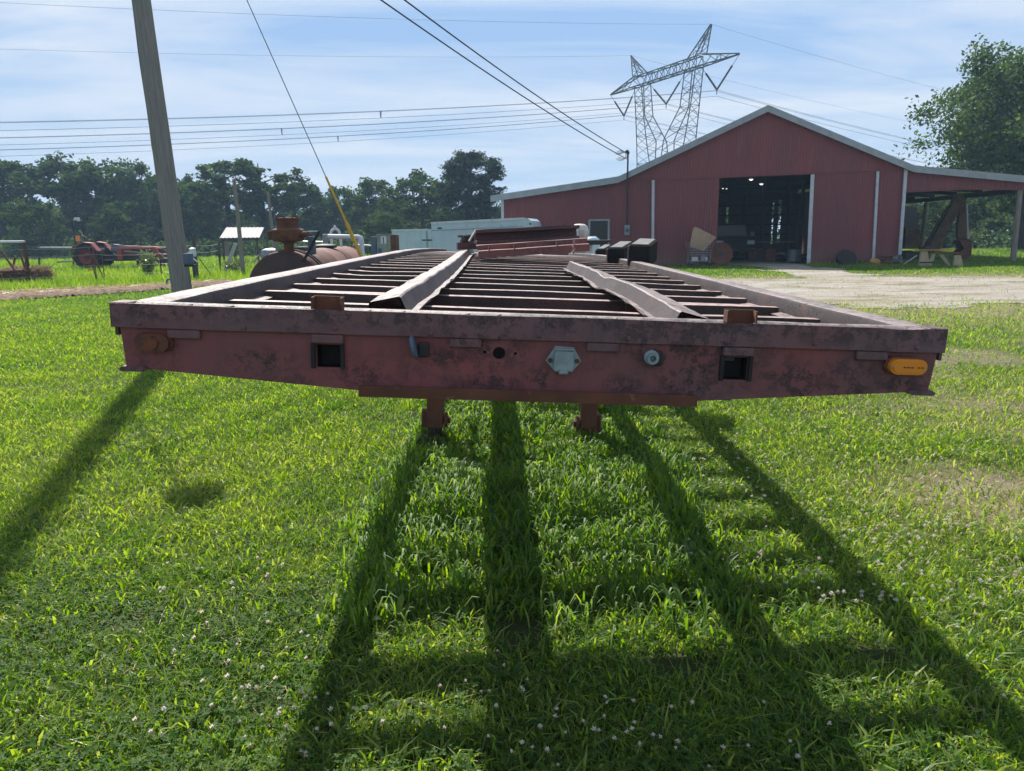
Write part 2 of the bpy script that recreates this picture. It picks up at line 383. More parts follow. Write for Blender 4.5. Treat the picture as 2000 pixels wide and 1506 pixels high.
# ---------------------------------------------------------------- ground
def fbm(x, y, s, seed=0.0):
    """cheap smooth value noise for arrays, 0..1"""
    x = np.asarray(x) * s + seed * 17.3; y = np.asarray(y) * s + seed * 9.1
    def vn(x, y):
        xi = np.floor(x).astype(np.int64); yi = np.floor(y).astype(np.int64); fx = x - xi; fy = y - yi
        h = lambda a, b: ((((a * 374761393 + b * 668265263) ^ ((a * 374761393 + b * 668265263) >> 13)) * 1274126177) & 0xffff) / 65535.0
        fx = fx * fx * (3 - 2 * fx); fy = fy * fy * (3 - 2 * fy)
        return (h(xi, yi) * (1 - fx) + h(xi + 1, yi) * fx) * (1 - fy) + (h(xi, yi + 1) * (1 - fx) + h(xi + 1, yi + 1) * fx) * fy
    return (vn(x, y) * 0.55 + vn(x * 2.1 + 5, y * 2.1 + 3) * 0.3 + vn(x * 4.3 + 1, y * 4.3 + 8) * 0.15)

def gravel(x, y):
    """0..1 how much the drive shows"""
    x = np.asarray(x, float); y = np.asarray(y, float); n = fbm(x, y, 0.55, 1) - 0.5; n2 = fbm(x, y, 1.6, 2) - 0.5
    near = 14.6 + 1.2 * np.exp(-((x - 5) / 3.5) ** 2) + n * 3.2 + n2 * 1.6
    far = 23.6 - 0.10 * (x - 8) + n * 1.4 + n2 * 1.0
    a = sst((y - near) / 3.2 + .2) * sst((far - y) / 1.0 + .3) * sst((x - 4.2) / 2.0 + n)
    path = sst((1.6 - np.abs(x - 10.6 - (y - 27) * .05) + n2 * 1.6) / .7) * sst((y - 22) / 1) * sst((33.0 - y) / .5)
    return np.maximum(a, path)
def dirtstrip(x, y):
    """trodden dry strip along the wire fence"""
    x = np.asarray(x, float); y = np.asarray(y, float); n = fbm(x, y, 0.6, 3) - .5; n2 = fbm(x, y, 2.0, 4) - .5
    c = 22.9 + (x + 12.5) * 0.86
    wd = 2.0 - (x + 14) * .13
    c = np.where(x > -12.5, 22.9 + (x + 12.5) * 1.5, c)
    d = np.abs(y - c) / np.maximum(wd, .6) + n * .8 + n2 * .3
    return sst((1.1 - d) * 2.2) * sst((-9.4 - x) / 1.2)
def dry(x, y):
    x = np.asarray(x, float); y = np.asarray(y, float); n = fbm(x, y, .9, 5)
    r = sst((x - 1.6 - (y - 4) * .12) / 3.0) * 0.75 * sst((16 - y) / 6 + .3) * sst((n - .25) * 2.5)
    edge = sst((y - 8.0 - n * 4) / 5) * sst((x - 2.6) / 3) * sst((26 - y) / 3)
    p1 = np.exp(-(((x - 2.95) / .75) ** 2 + ((y - 4.35) / .65) ** 2)) * 1.3
    p2 = np.exp(-(((x - 4.3) / 1.0) ** 2 + ((y - 6.6) / .8) ** 2)) * .8
    return np.clip(np.maximum.reduce([r, edge * .9, p1, p2]), 0, 1)

def grid_mesh(name, xs, ys, zoff=0.0, mask=None, attrs=None):
    X, Y = np.meshgrid(xs, ys); Z = gz(X, Y) + zoff
    nx, ny = len(xs), len(ys)
    idx = np.arange(nx * ny).reshape(ny, nx)
    q = np.stack([idx[:-1, :-1], idx[:-1, 1:], idx[1:, 1:], idx[1:, :-1]], -1).reshape(-1, 4)
    if mask is not None:
        mv = mask(X, Y).ravel(); q = q[mv[q].mean(1) > 0.5]
        used = np.unique(q); rm = -np.ones(nx * ny, int); rm[used] = np.arange(len(used)); q = rm[q]
        V = np.stack([X.ravel(), Y.ravel(), Z.ravel()], -1)[used]
    else: V = np.stack([X.ravel(), Y.ravel(), Z.ravel()], -1)
    me = np_mesh(name, V, q)
    for k, fn in (attrs or {}).items():
        a = me.attributes.new(k, 'FLOAT', 'POINT'); a.data.foreach_set('value', fn(V[:, 0], V[:, 1]).astype(np.float32))
    me.polygons.foreach_set('use_smooth', [True] * len(me.polygons))
    return me
def np_mesh(name, V, F, tint=None):
    """F: (n,k) array of equal polygons, or list of such arrays"""
    me = bpy.data.meshes.new(name)
    Fs = F if isinstance(F, list) else [F]
    me.vertices.add(len(V)); me.vertices.foreach_set('co', np.asarray(V, np.float32).ravel())
    nl = sum(f.size for f in Fs); npoly = sum(len(f) for f in Fs)
    me.loops.add(nl); me.polygons.add(npoly)
    me.loops.foreach_set('vertex_index', np.concatenate([f.ravel() for f in Fs]).astype(np.int32))
    sizes = np.concatenate([np.full(len(f), f.shape[1]) for f in Fs]); st = np.concatenate([[0], np.cumsum(sizes)[:-1]])
    me.polygons.foreach_set('loop_start', st.astype(np.int32))
    try: me.polygons.foreach_set('loop_total', sizes.astype(np.int32))
    except Exception: pass
    if tint is not None:
        a = me.attributes.new('tint', 'FLOAT', 'POINT'); a.data.foreach_set('value', np.asarray(tint, np.float32))
    me.update(calc_edges=True); return me

def axis(*segs):
    o = []
    for a, b, st in segs: o += list(np.arange(a, b, st))
    return np.array(o + [segs[-1][1]])
m = NM('ground_soil')
_soil = m.mix(m.ramp(m.noise(9, 6, coord='World'), .35, .65), (0.038, 0.029, 0.020), (0.085, 0.064, 0.043))
_grn = m.mix(m.ramp(m.noise(0.35, 5, coord='World'), .35, .65), (0.045, 0.088, 0.016), (0.075, 0.125, 0.025))
_grn = m.mix(m.ramp(m.noise(26, 4, coord='World'), .4, .7), _grn, (0.03, 0.06, 0.014))
_farm = m.ramp(m.n('ShaderNodeSeparateXYZ').outputs[1], 0, 1)
_sx = [n for n in m.t.nodes if n.type == 'SEPXYZ'][0]; m.t.links.new(m.n('ShaderNodeNewGeometry').outputs['Position'], _sx.inputs[0])
_far = m.ramp(_sx.outputs[1], 6, 24)
_c = m.mix(_far, m.mix(0.55, _soil, _grn), _grn)
_dryc = m.mix(m.ramp(m.noise(5, 5, coord='World'), .35, .65), (0.21, 0.17, 0.11), (0.30, 0.25, 0.18))
_c = m.mix(m.math('MULTIPLY', m.attr('dry'), 0.75), _c, _dryc)
MT['ground'] = m.pbr(_c, 0.95, 0, m.bump(m.noise(14, 6, .7, coord='World'), .8, .04), .1)
m = NM('gravel_stone')
_g = m.mix(m.ramp(m.noise(30, 5, .8, coord='World'), .4, .6), (0.30, 0.27, 0.235), (0.44, 0.405, 0.36))
_g = m.mix(m.ramp(m.noise(0.9, 5, .65, coord='World', stretch=(.35, 1.3, 1)), .48, .66), _g, (0.28, 0.24, 0.17))
_g = m.mix(m.ramp(m.noise(1.4, 5, .65, coord='World', stretch=(.25, 1.6, 1)), .56, .68), _g, (0.43, 0.41, 0.385))
_g = m.mix(m.math('MULTIPLY', m.ramp(m.noise(1.1, 6, .7, coord='World', stretch=(.5, 1.2, 1)), .50, .66), .8), _g, (0.15, 0.155, 0.075))
MT['gravel'] = m.pbr(_g, 0.95, 0, m.bump(m.noise(35, 5, .8, coord='World'), .9, .03), .1)
m = NM('dry_dirt')
_g = m.mix(m.ramp(m.noise(6, 6, .7, coord='World'), .35, .65), (0.17, 0.115, 0.085), (0.28, 0.21, 0.165))
MT['dirt'] = m.pbr(_g, 0.95, 0, m.bump(m.noise(9, 6, .8, coord='World'), 1, .06), .1)

gxs = axis((-420, -60, 20), (-60, -24, 2), (-24, 24, .4), (24, 60, 2), (60, 420, 20))
gys = axis((-60, -4, 4), (-4, 1, .5), (1, 12, .25), (12, 48, .6), (48, 130, 4), (130, 900, 40))
o = mob('ground', grid_mesh('ground', gxs, gys, 0, None, {'dry': dry}), None, MT['ground']); tag(o, kind='structure')
o = mob('gravel_drive', grid_mesh('gravel_drive', axis((3, 34, .18)), axis((13, 33.4, .18)), 0.012, gravel), None, MT['gravel']); tag(o, kind='structure')
def hump(X, Y): return 0.10 * sst((dirtstrip(X, Y) - .4) * 2)
me = grid_mesh('dirt_strip', axis((-34, -8, .11)), axis((10, 34, .11)), 0.015, dirtstrip)
for v in me.vertices:
    v.co.z += float(hump(v.co.x, v.co.y)) * (0.6 + 0.8 * noise.noise(v.co * 1.3))
o = mob('dirt_strip', me, None, MT['dirt']); tag(o, kind='structure')

# ---------------------------------------------------------------- the red barn
BYAW = radians(-7); BX, BY0 = 10.6, 31.5
be = np.array([cos(BYAW), sin(BYAW)]); bn = np.array([sin(BYAW), -cos(BYAW)])   # along the front, out of the front
BZ = 0.20
def onbarn(px, py, off=0.0):
    """pixel -> (u, z) on the barn front (moved off metres inwards)"""
    d = ray(px, py); o0 = np.array([BX, BY0]) - bn * off
    t = (o0 @ bn) / (d[:2] @ bn); p = d * t
    return float((p[:2] - o0) @ be), float(p[2] + EYE - BZ)
barn = thing('barn', 'large red corrugated metal barn with wide open doorway and low lean-to wings', 'barn', (BX, BY0, BZ), BYAW)
m = NM('barn_red_metal')
_f = m.noise(1.1, 5, .6, stretch=(1, 1, .25)); _c = m.mix(m.ramp(_f, .35, .65), (0.215, 0.052, 0.054), (0.170, 0.046, 0.050))
_c = m.mix(m.math('MULTIPLY', m.ramp(m.noise(3.5, 6, .7, stretch=(2, 2, .22)), .58, .76), .55), _c, (0.26, 0.15, 0.14))
_c = m.mix(m.math('MULTIPLY', m.ramp(m.noise(2.3, 5, .7, stretch=(3, 3, .2)), .6, .75), .6), _c, (0.09, 0.032, 0.034))
_z = m.n('ShaderNodeSeparateXYZ'); m.t.links.new(m.tc.outputs['Object'], _z.inputs[0])
_wn = m.n('ShaderNodeTexWhiteNoise', noise_dimensions='1D'); m.t.links.new(m.math('FLOOR', m.math('DIVIDE', _z.outputs[0], .92)), _wn.inputs['W'])
_c = m.mix(m.math('MULTIPLY', _wn.outputs['Value'], .38), _c, (0.125, 0.048, 0.052))      # each sheet has faded its own way
_c = m.mix(m.math('MULTIPLY', m.ramp(m.math('ADD', _z.outputs[2], m.math('MULTIPLY', m.noise(3, 5, .7), -1.1)), .25, -.35), .6), _c, (0.16, 0.11, 0.085))
MT['barn'] = m.pbr(_c, 0.55, 0.0, None, .35)
MT['roofmetal'] = simple('roof_metal', (0.30, 0.31, 0.32), (0.22, 0.20, 0.19), 1.5, .45, .4)
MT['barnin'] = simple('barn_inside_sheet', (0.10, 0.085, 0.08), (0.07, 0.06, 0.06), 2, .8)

def ribbed(u0, u1, zb, zt, y, name, mat, pitch=0.115, depth=0.012, thick=True, parent=None):
    """corrugated sheet standing in the barn plane between functions zb(u), zt(u)"""
    us = []; u = u0; k = 0
    pat = [0, .62, .72, .90, 1.0]; dep = [0, 0, 1, 1, 0]
    while u < u1 - 1e-4:
        for a, d in zip(pat[:-1], dep[:-1]):
            uu = u + a * pitch
            if uu < u1: us.append((uu, d))
        u += pitch
    us.append((u1, 0))
    b = MB()
    vs = []
    for uu, d in us:
        y_ = y - .005 * (int(math.floor(uu / .92)) % 2)
        vs += [(uu, y_ - d * depth, zb(uu)), (uu, y_ - d * depth, zt(uu)), (uu, y + .03, zb(uu)), (uu, y + .03, zt(uu))]
    fs = []
    for i in range(len(us) - 1):
        a = i * 4; c = a + 4
        fs += [(a, c, c + 1, a + 1), (a + 2, a + 3, c + 3, c + 2), (a, a + 2, c + 2, c), (a + 1, c + 1, c + 3, a + 3)]
    b.add(vs, fs); return b.build(name, mat, parent or barn)
def lin(pts):
    xs = [p[0] for p in pts]; zs = [p[1] for p in pts]
    return lambda u: float(np.interp(u, xs, zs))
B = onbarn
roofL = [B(963, 392), B(1207, 355), B(1497, 217), B(1780, 334), B(2075, 362)]
roofline = lin([(a, z - .02) for a, z in roofL])
header = lin([B(1228, 352), B(1402, 348), B(1587, 340), B(1770, 331)])
uA, uB, uC, uD, uE, uF = B(983, 400)[0], B(1229, 352)[0], B(1275, 400)[0], B(1402, 420)[0], B(1582, 420)[0], B(1709, 420)[0]
uG = B(1765, 400)[0]
DEPTH = 17.0
zero = lambda u: -0.25
ribbed(uB, uG + .05, header, roofline, -0.06, 'gable_wall', MT['barn'])
ribbed(uA, uB + .3, zero, lambda u: min(roofline(u), header(u) if u > uB else 99), 0.0, 'lean_to_wall', MT['barn'])
ribbed(uB + .3, uC - .05, zero, lambda u: header(u) + .1, 0.0, 'front_wall', MT['barn'])
ribbed(uC - .02, uD, lambda u: -0.02, lambda u: header(u) + .12, -0.012, 'sliding_door', MT['barn'])
ribbed(uE + .03, uF, lambda u: -0.05, lambda u: header(u) + .12, -0.012, 'sliding_door', MT['barn'])
ribbed(uF + .06, uG, zero, lambda u: min(header(u) + .1, roofline(u)), 0.0, 'front_wall', MT['barn'])
# side, back and inner walls
def sidewall(u, z1, name, y0=0.03, y1=DEPTH, mat='barn'):
    return MB().box(u - .03, u + .03, y0, y1, -.25, z1).build(name, MT[mat], barn)
sidewall(uA + .03, roofL[0][1] - .08, 'side_wall'); sidewall(uG + .03, roofline(uG) - .1, 'side_wall')
b = MB()
slits = [B(1421, 410), B(1450, 402), B(1508, 390), B(1522, 388)]
def slitu(px, off): return onbarn(px, 430, off)[0]
cuts = []
for px, w2, z0, z1 in ((1420, 2, 1.9, 2.9), (1451, 2, 1.0, 3.1), (1509, 1.6, .6, 3.2), (1522, 2.6, .6, 3.3)):
    cuts.append((slitu(px - w2, DEPTH), slitu(px + w2, DEPTH), z0, z1))
bu0, bu1 = slitu(1330, DEPTH), uG + .0
edges = sorted([bu0] + [c for q in cuts for c in q[:2]] + [bu1])
for i in range(len(edges) - 1):
    a, c = edges[i], edges[i + 1]; mid = (a + c) / 2
    cut = [q for q in cuts if q[0] <= mid <= q[1]]
    if cut:
        b.box(a, c, DEPTH, DEPTH + .06, -.25, cut[0][2]); b.box(a, c, DEPTH, DEPTH + .06, cut[0][3], roofline(mid) - .05)
    else:
        b.add([(a, DEPTH, -.25), (c, DEPTH, -.25), (c, DEPTH, roofline(c) - .05), (a, DEPTH, roofline(a) - .05)], [(0, 1, 2, 3)])
b.add([(uA, DEPTH, -.25), (bu0, DEPTH, -.25), (bu0, DEPTH, roofline(bu0) - .05), (uA, DEPTH, roofline(uA) - .05)], [(0, 1, 2, 3)])
b.build('back_wall', MT['barnin'], barn)
for z in (1.15, 1.75, 2.35, 2.95):                                 # girts crossing the gaps
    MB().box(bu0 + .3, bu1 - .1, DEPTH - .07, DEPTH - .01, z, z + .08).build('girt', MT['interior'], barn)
MB().box(uA + .1, uG, 0.05, DEPTH - .05, -.2, .02).build('barn_floor', MT['concrete'], barn)
# roof slabs, one part per slope
def slope(p, q, name, y0=-.28, y1=DEPTH + .3, t=.05):
    (a, za), (c, zc_) = p, q
    MB().prism([(a, za), (c, zc_), (c, zc_ + t), (a, za + t)], y0, y1).build(name, MT['roofmetal'], barn)
RL = [B(960, 386), B(1207, 349), B(1497, 211), B(1780, 328), B(2080, 356)]
for i in range(4): slope(RL[i], RL[i + 1], 'roof')
for i in range(4):
    (a, za), (c, zc_) = RL[i], RL[i + 1]
    MB().prism([(a, za - .19), (c, zc_ - .19), (c, zc_ + .07), (a, za + .07)], -.325, -.283).build('roof_trim', MT['fascia'], barn)
# ridge of rafters inside, posts inside
b = MB()
for y in np.arange(2.5, DEPTH, 3.6):
    b.box(uC - 1, uG, y, y + .12, 3.75, 4.0)
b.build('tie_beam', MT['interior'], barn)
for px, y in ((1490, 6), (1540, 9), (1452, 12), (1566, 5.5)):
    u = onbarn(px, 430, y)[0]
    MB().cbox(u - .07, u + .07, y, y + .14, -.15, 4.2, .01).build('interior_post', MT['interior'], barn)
# white vertical trims
def trim(p, q, name='corner_trim', w=.055, y=-.11, mat='trimwhite'):
    (a, z0), (c, z1) = p, q
    MB().prism([(a - w, z0), (a + w, z0), (c + w, z1), (c - w, z1)], y, y + .07).build(name, MT[mat], barn)
trim(B(1274.5, 503), B(1275.5, 352), 'door_trim'); trim(B(1578, 514), B(1586, 341), 'door_trim', .07)
trim(B(1704, 508), B(1713, 335), 'door_trim', .05, -.125); trim(B(1755, 497), B(1767, 329), 'corner_trim', .06, -.16)
trim(B(982, 470), B(981.5, 391), 'corner_trim', .06, -.04)
# small door
(d0, dz0), (d1, dz1) = B(1150, 465), B(1190, 428)
dd = MB().box(d0 + .05, d1 - .05, -.07, -.045, 0, dz1 - .06).build('door', MT['dark'], barn)
for k, q in enumerate(((d0 - .02, d0 + .06, 0, dz1), (d1 - .06, d1 + .02, 0, dz1), (d0 + .06, d1 - .06, dz1 - .07, dz1))):
    MB().box(q[0], q[1], -.09, -.04, q[2], q[3]).build('door_frame', MT['fascia'], dd)
MB().lathe([(.03, 0), (.03, .03)], 8, TR(d1 - .14, -.075, 1.0) @ RX(pi / 2)).build('handle', MT['galv'], dd)
# electric meter, conduit and weatherhead mast
mu, mz = B(1224.5, 450)
mt_ = MB().cbox(mu - .11, mu + .11, -.14, -.03, mz - .2, mz + .22, .012).build('meter_box', MT['grey'], barn)
MB().lathe([(.075, 0), (.08, .02), (.078, .05), (.05, .085), (0.001, .09)], 16, TR(mu, -.14, mz + .02) @ RX(pi / 2)).build('meter_dial', MT['bluegrey'], mt_)
cu, cz = B(1226, 300)
MB().tube([(mu, -.09, mz + .2), (mu + .0, -.09, 2.5), (cu, -.36, 3.6), (cu, -.36, cz - .05)], .035, 8).build('service_mast', MT['dark'], barn)
MB().tube([(cu, -.36, cz - .06), (cu, -.37, cz), (cu - .04, -.45, cz + .05), (cu - .1, -.5, cz + .03)], [.06, .07, .07, .04], 8).build('weatherhead', MT['dark'], barn)
b = MB()
for k in range(3):
    th = 1.9 + k * .5
    pts = [(cu - .08, -.48, cz + .02)] + [(cu - .3 - .22 * cos(t) + .05 * k, -.48 - .05 * k, cz - .12 + (.2 - .04 * k) * sin(t)) for t in np.linspace(.3, 2 * pi * .9, 12)]
    b.tube(pts, .012, 5)
b.build('drip_loop', MT['cable'], barn)
# lean-to on the right: header sheet, beams, posts
hd = lin([B(1768, 376), B(1880, 371), B(2075, 372)])
ribbed(uG + .02, RL[4][0] - .05, hd, roofline, -.06, 'lean_to_header', MT['barn'])
pb = onground(1979, 507, BZ)
pu, pz = B(1978, 507); pt = B(1992, 372)
MB().tube([(pu, -.02, -.2), ((pu + pt[0]) / 2, -.02, 1.6), (pt[0], -.02, pt[1])], [.11, .1, .095], 10).build('lean_to_post', MT['wood'], barn, 40)
for y in (8.5, 16.5):
    MB().tube([(pt[0] - .1, y, -.2), (pt[0] - .1, y, 2.9)], .09, 8).build('lean_to_post', MT['wood'], barn, 40)
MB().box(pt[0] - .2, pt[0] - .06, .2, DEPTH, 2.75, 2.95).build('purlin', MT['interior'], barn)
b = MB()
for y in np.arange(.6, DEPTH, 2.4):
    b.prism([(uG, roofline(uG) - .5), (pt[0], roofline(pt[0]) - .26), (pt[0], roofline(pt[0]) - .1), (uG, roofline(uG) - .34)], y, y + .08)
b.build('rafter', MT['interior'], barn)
for px, py, y in ((1467, 350, 3.0), (1487, 359, 6.0), (1412, 368, 8.0), (1419, 368.5, 8.0)):
    u, z = onbarn(px, py, y)
    l = thing('ceiling_lamp', '%s' % {1467: 'bigger lit lamp hanging just under the barn door header', 1487: 'lit lamp hanging lower and right of the bigger barn lamp', 1412: 'leftmost small lit lamp high in the barn doorway', 1419: 'small lit lamp right of the leftmost one in the doorway'}[px], 'lamp', group='lamps inside the barn')
    l.matrix_world = barn.matrix_basis @ TR(u, y, z); rr = .085 if py < 365 else .04
    l.location = (TR(BX, BY0, BZ) @ RZ(BYAW) @ TR(u, y, z)).translation; l.rotation_euler = (0, 0, BYAW)
    MB().lathe([(.02, rr * .9), (rr * .5, rr * .7), (rr * 1.5, 0.02), (rr * 1.5, 0)], 14).build('lamp_shade', MT['grey'], l)
    MB().lathe([(rr * .3, -rr * .7), (rr * .9, -rr * .35), (rr * 1.1, -.004)], 12).build('bulb', MT['lamp'], l)
    MB().tube([(0, 0, rr * .9), (0, 0, rr * .9 + .5)], .012, 6).build('hanger', MT['dark'], l)

def bpt(u, y, z=0.0): return (TR(BX, BY0, BZ) @ RZ(BYAW) @ Vector((u, y, z)))
# dark pickup truck inside
u0 = onbarn(1436, 480, 4)[0]
pk = thing('pickup_truck', 'dark pickup truck parked in the shade inside the barn doorway', 'pickup truck', bpt(u0, 4.0, .02), BYAW)
MB().cbox(-.92, .92, 0, .08, .45, .62, .02).build('bumper', MT['dark'], pk)
MB().prism([(-.95, .6), (.95, .6), (.95, 1.05), (.88, 1.12), (-.88, 1.12), (-.95, 1.05)], .06, 1.5).build('hood', MT['black'], pk)
MB().prism([(-.9, 1.1), (.9, 1.1), (.72, 1.72), (-.72, 1.72)], 1.45, 3.1).build('cab', MT['black'], pk)
MB().prism([(-.78, 1.14), (.78, 1.14), (.66, 1.66), (-.66, 1.66)], 1.43, 1.447).build('windshield', MT['glass'], pk)
MB().box(-.95, .95, 3.12, 5.0, .6, 1.15).build('cargo_bed', MT['dark'], pk)
MB().cbox(-.5, .5, .03, .058, .68, .98, .01).build('grille', MT['black'], pk)
for s in (-1, 1):
    MB().cbox(s * .72 - .17, s * .72 + .17, .02, .057, .78, .96, .01).build('headlight', MT['galv'], pk)
    MB().cbox(s * 1.05 - .1, s * 1.05 + .1, 1.5, 1.58, 1.15, 1.35, .02).build('mirror', MT['grey'], pk)
    for y in (.9, 4.1):
        wv = MB().lathe([(.2, -.1), (.37, -.1), (.39, -.06), (.39, .06), (.37, .1), (.2, .1)], 18, TR(s * .82, y, .39) @ RY(pi / 2)).build('wheel', MT['black'], pk)
# workbench and scrap inside
u1 = onbarn(1520, 480, 5)[0]
wb = thing('workbench', 'cluttered workbench standing deep inside the barn doorway', 'workbench', bpt(u1, 5.2, .02), BYAW)
MB().cbox(-.9, .9, 0, .7, .82, .88, .006).build('bench_top', MT['wood'], wb)
for x in (-.82, .82):
    for y in (.06, .64): MB().box(x - .04, x + .04, y - .04, y + .04, 0, .82).build('leg', MT['interior'], wb)
MB().box(-.8, .8, .1, .6, .25, .29).build('shelf', MT['interior'], wb)
for k, (px, y, r, h, lab, mat) in enumerate(((1505, 3.2, .28, .6, 'short rusty drum standing before the workbench', 'rust'), (1552, 3.0, .3, .55, 'squat grey steel drum right of the workbench', 'grey'))):
    u = onbarn(px, 480, y)[0]
    dr = thing('drum', lab, 'drum', bpt(u, y, .02), 0, 'drums inside the barn')
    MB().lathe([(r, 0), (r * 1.03, .02), (r, .04), (r, h * .33), (r * 1.03, h * .35), (r, h * .37), (r, h - .04), (r * 1.03, h - .02), (r, h)], 18).build('drum_shell', MT[mat], dr)
    MB().lathe([(r * .96, h + .002), (r * .94, h + .012)], 18).build('lid', MT['dark'], dr)
u = onbarn(1478, 490, 3.4)[0]
en = thing('engine_block', 'rusty engine lying on the floor inside the barn doorway', 'engine', bpt(u, 3.4, .02), .4)
MB().cbox(-.3, .3, -.25, .25, .08, .5, .04).build('block', MT['rust'], en)
MB().lathe([(.15, 0), (.17, .02), (.17, .05), (.05, .06)], 14, TR(0, -.25, .3) @ RX(pi / 2)).build('pulley', MT['dark'], en)
for s in (-1, 1): MB().tube([(s * .2, -.2, .5), (s * .24, 0, .6), (s * .2, .2, .5)], .05, 7).build('manifold', MT['rust'], en)
for sx in (-.22, .22): MB().box(sx - .05, sx + .05, -.25, .25, 0, .08).build('skid', MT['interior'], en)

# junk left of the door: cart with cardboard, rusty disc
p = bpt(onbarn(1360, 500)[0], -.9)
ct = thing('wire_cart', 'wire basket cart with scrap standing against the red barn wall', 'cart', (p.x, p.y, G(p.x, p.y)), BYAW + .15)
b = MB()
for x in np.linspace(-.48, .48, 9):
    b.tube([(x * .8, -.3, .45), (x, -.36, .95)], .007, 4); b.tube([(x * .8, .3, .45), (x, .36, .95)], .007, 4); b.tube([(x * .8, -.3, .45), (x * .8, .3, .45)], .006, 4)
for z in np.linspace(.45, .95, 6):
    k = (z - .45) / .5; X = .384 + .096 * k; Y = .3 + .06 * k
    b.tube([(-X, -Y, z), (X, -Y, z), (X, Y, z), (-X, Y, z), (-X, -Y, z)], .007, 4)
b.build('wire_basket', MT['galv'], ct)
for sx in (-.38, .38):
    for sy in (-.28, .28):
        MB().tube([(sx, sy, .08), (sx, sy, .46)], .018, 6).build('leg', MT['galv'], ct)
        MB().lathe([(.03, -.015), (.06, -.015), (.06, .015), (.03, .015)], 10, TR(sx, sy, .06) @ RY(pi / 2)).build('caster', MT['black'], ct)
MB().box(-.4, .4, -.3, .3, .2, .22).build('shelf', MT['galv'], ct)
for k, (x, y, sx, sy, sz, mt2) in enumerate(((-.2, -.1, .16, .12, .16, 'white'), (.12, -.12, .13, .1, .2, 'grey'), (.3, .08, .09, .12, .14, 'white'))):
    q = ct.matrix_basis @ Vector((x, y, .22))
    q = TR(*ct.location) @ RZ(BYAW + .15) @ Vector((x, y, .222))
    bx = MB().cbox(-sx / 2 * 1.5, sx / 2 * 1.5, -sy / 2, sy / 2, 0, sz, .01).build('box', MT[mt2], None); bx.location = q; bx.rotation_euler.z = .3 * k
    tag(bx, ['dented white box, leftmost on the cart shelf', 'grey box in the middle of the cart shelf', 'small white box at the right end of the cart shelf'][k], 'box', 'boxes on the wire cart')
cb = MB().prism([(-.45, -.35), (.1, -.55), (.62, .05), (.5, .12), (-.2, .52), (-.3, .45)], 0, .02, RX(radians(-24)) ).build('cardboard_sheet', MT['card'], None)
q = TR(*ct.location) @ RZ(BYAW + .15) @ Vector((.0, -.16, 1.12)); cb.location = q; cb.rotation_euler.z = BYAW
tag(cb, 'torn tan cardboard sheet leaning in the wire cart by the barn', 'cardboard')
p = bpt(onbarn(1404, 505)[0], -.45)
dk = thing('disc_blade', 'round rusty brown disc leaning beside the barn doorway', 'disc', (p.x, p.y, G(p.x, p.y)), BYAW)
MB().lathe([(.08, .0), (.3, .03), (.47, .09), (.475, .1), (.46, .105), (.3, .05), (.08, .02)], 26, TR(0, 0, .47) @ RX(pi / 2 - .2)).build('blade', MT['rust'], dk)
MB().lathe([(.1, -.04), (.1, .04)], 12, TR(0, 0, .47) @ RX(pi / 2 - .2)).build('hub', MT['dark'], dk)

# ---------------------------------------------------------------- the flatbed trailer
T = 1.395; TILT = radians(2.6)
tr = thing('flatbed_trailer', 'rusty red flatbed trailer frame without deck boards resting on two front legs', 'trailer',
           (0.066 - T * sin(TILT), 2.15, 0), rot=(0, TILT, radians(0.55)))
E2 = 1.212
def dropx(x): return 0.187 + (0.048 * min(1, max(0, (1.165 - abs(x)) / .66)))
# front plate with cut-outs
def hole_rect(x0, x1, d0, d1): return [(x0, T - d1), (x1, T - d1), (x1, T - d0), (x0, T - d0)]
plate = [(-1.200, T - .05), (-1.187, T - .187), (-.50, T - .237), (.50, T - .237), (1.187, T - .187), (1.200, T - .05)]
holes = [hole_rect(-.632, -.562, .102, .170), hole_rect(.566, .640, .102, .170), circ(-.098, T - .112, .0185, 14), circ(-.140, T - .110, .005, 8), circ(-.050, T - .112, .005, 8)]
MB().prism(plate, 0, .012, holes=holes).build('front_plate', MT['frame'], tr)
# band along the top of the front with a slightly wavy lip
b = MB(); xs = np.linspace(-E2, E2, 49)
vs = []
for x in xs:
    wv = .0022 * noise.noise((x * 3, 0, 0)) + (.004 if 1.05 < x < 1.12 else 0) * -1
    vs += [(x, -.014, T + wv), (x, -.014, T - .068 + .0015 * noise.noise((x * 5, 3, 0))), (x, -.001, T - .068), (x, -.006, T + wv)]
fs = []
for i in range(len(xs) - 1):
    a = i * 4; c = a + 4
    for k in range(4): fs.append((a + k, a + (k + 1) % 4, c + (k + 1) % 4, c + k))
fs += [(0, 3, 2, 1), (len(vs) - 4, len(vs) - 3, len(vs) - 2, len(vs) - 1)]
b.add(vs, fs); b.build('front_band', MT['band'], tr)
# round bar behind the band
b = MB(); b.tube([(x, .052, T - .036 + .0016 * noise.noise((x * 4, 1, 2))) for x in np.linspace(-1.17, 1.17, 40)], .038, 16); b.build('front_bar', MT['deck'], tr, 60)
for x in (-1.02, -.9, -.21, -.118, .135, .226, .62, 1.0, 1.085, -.5, -.4):
    MB().add([(x - .002, -.006, T - .03), (x + .02, .03, T - .006), (x + .022, .03, T - .02), (x, -.006, T - .045), (x + .004, -.006, T - .002), (x + .024, .03, T + .0)],
             [(0, 1, 5, 4), (0, 3, 2, 1), (0, 4, 3), (1, 2, 5)]).build('clip', MT['member'], tr)
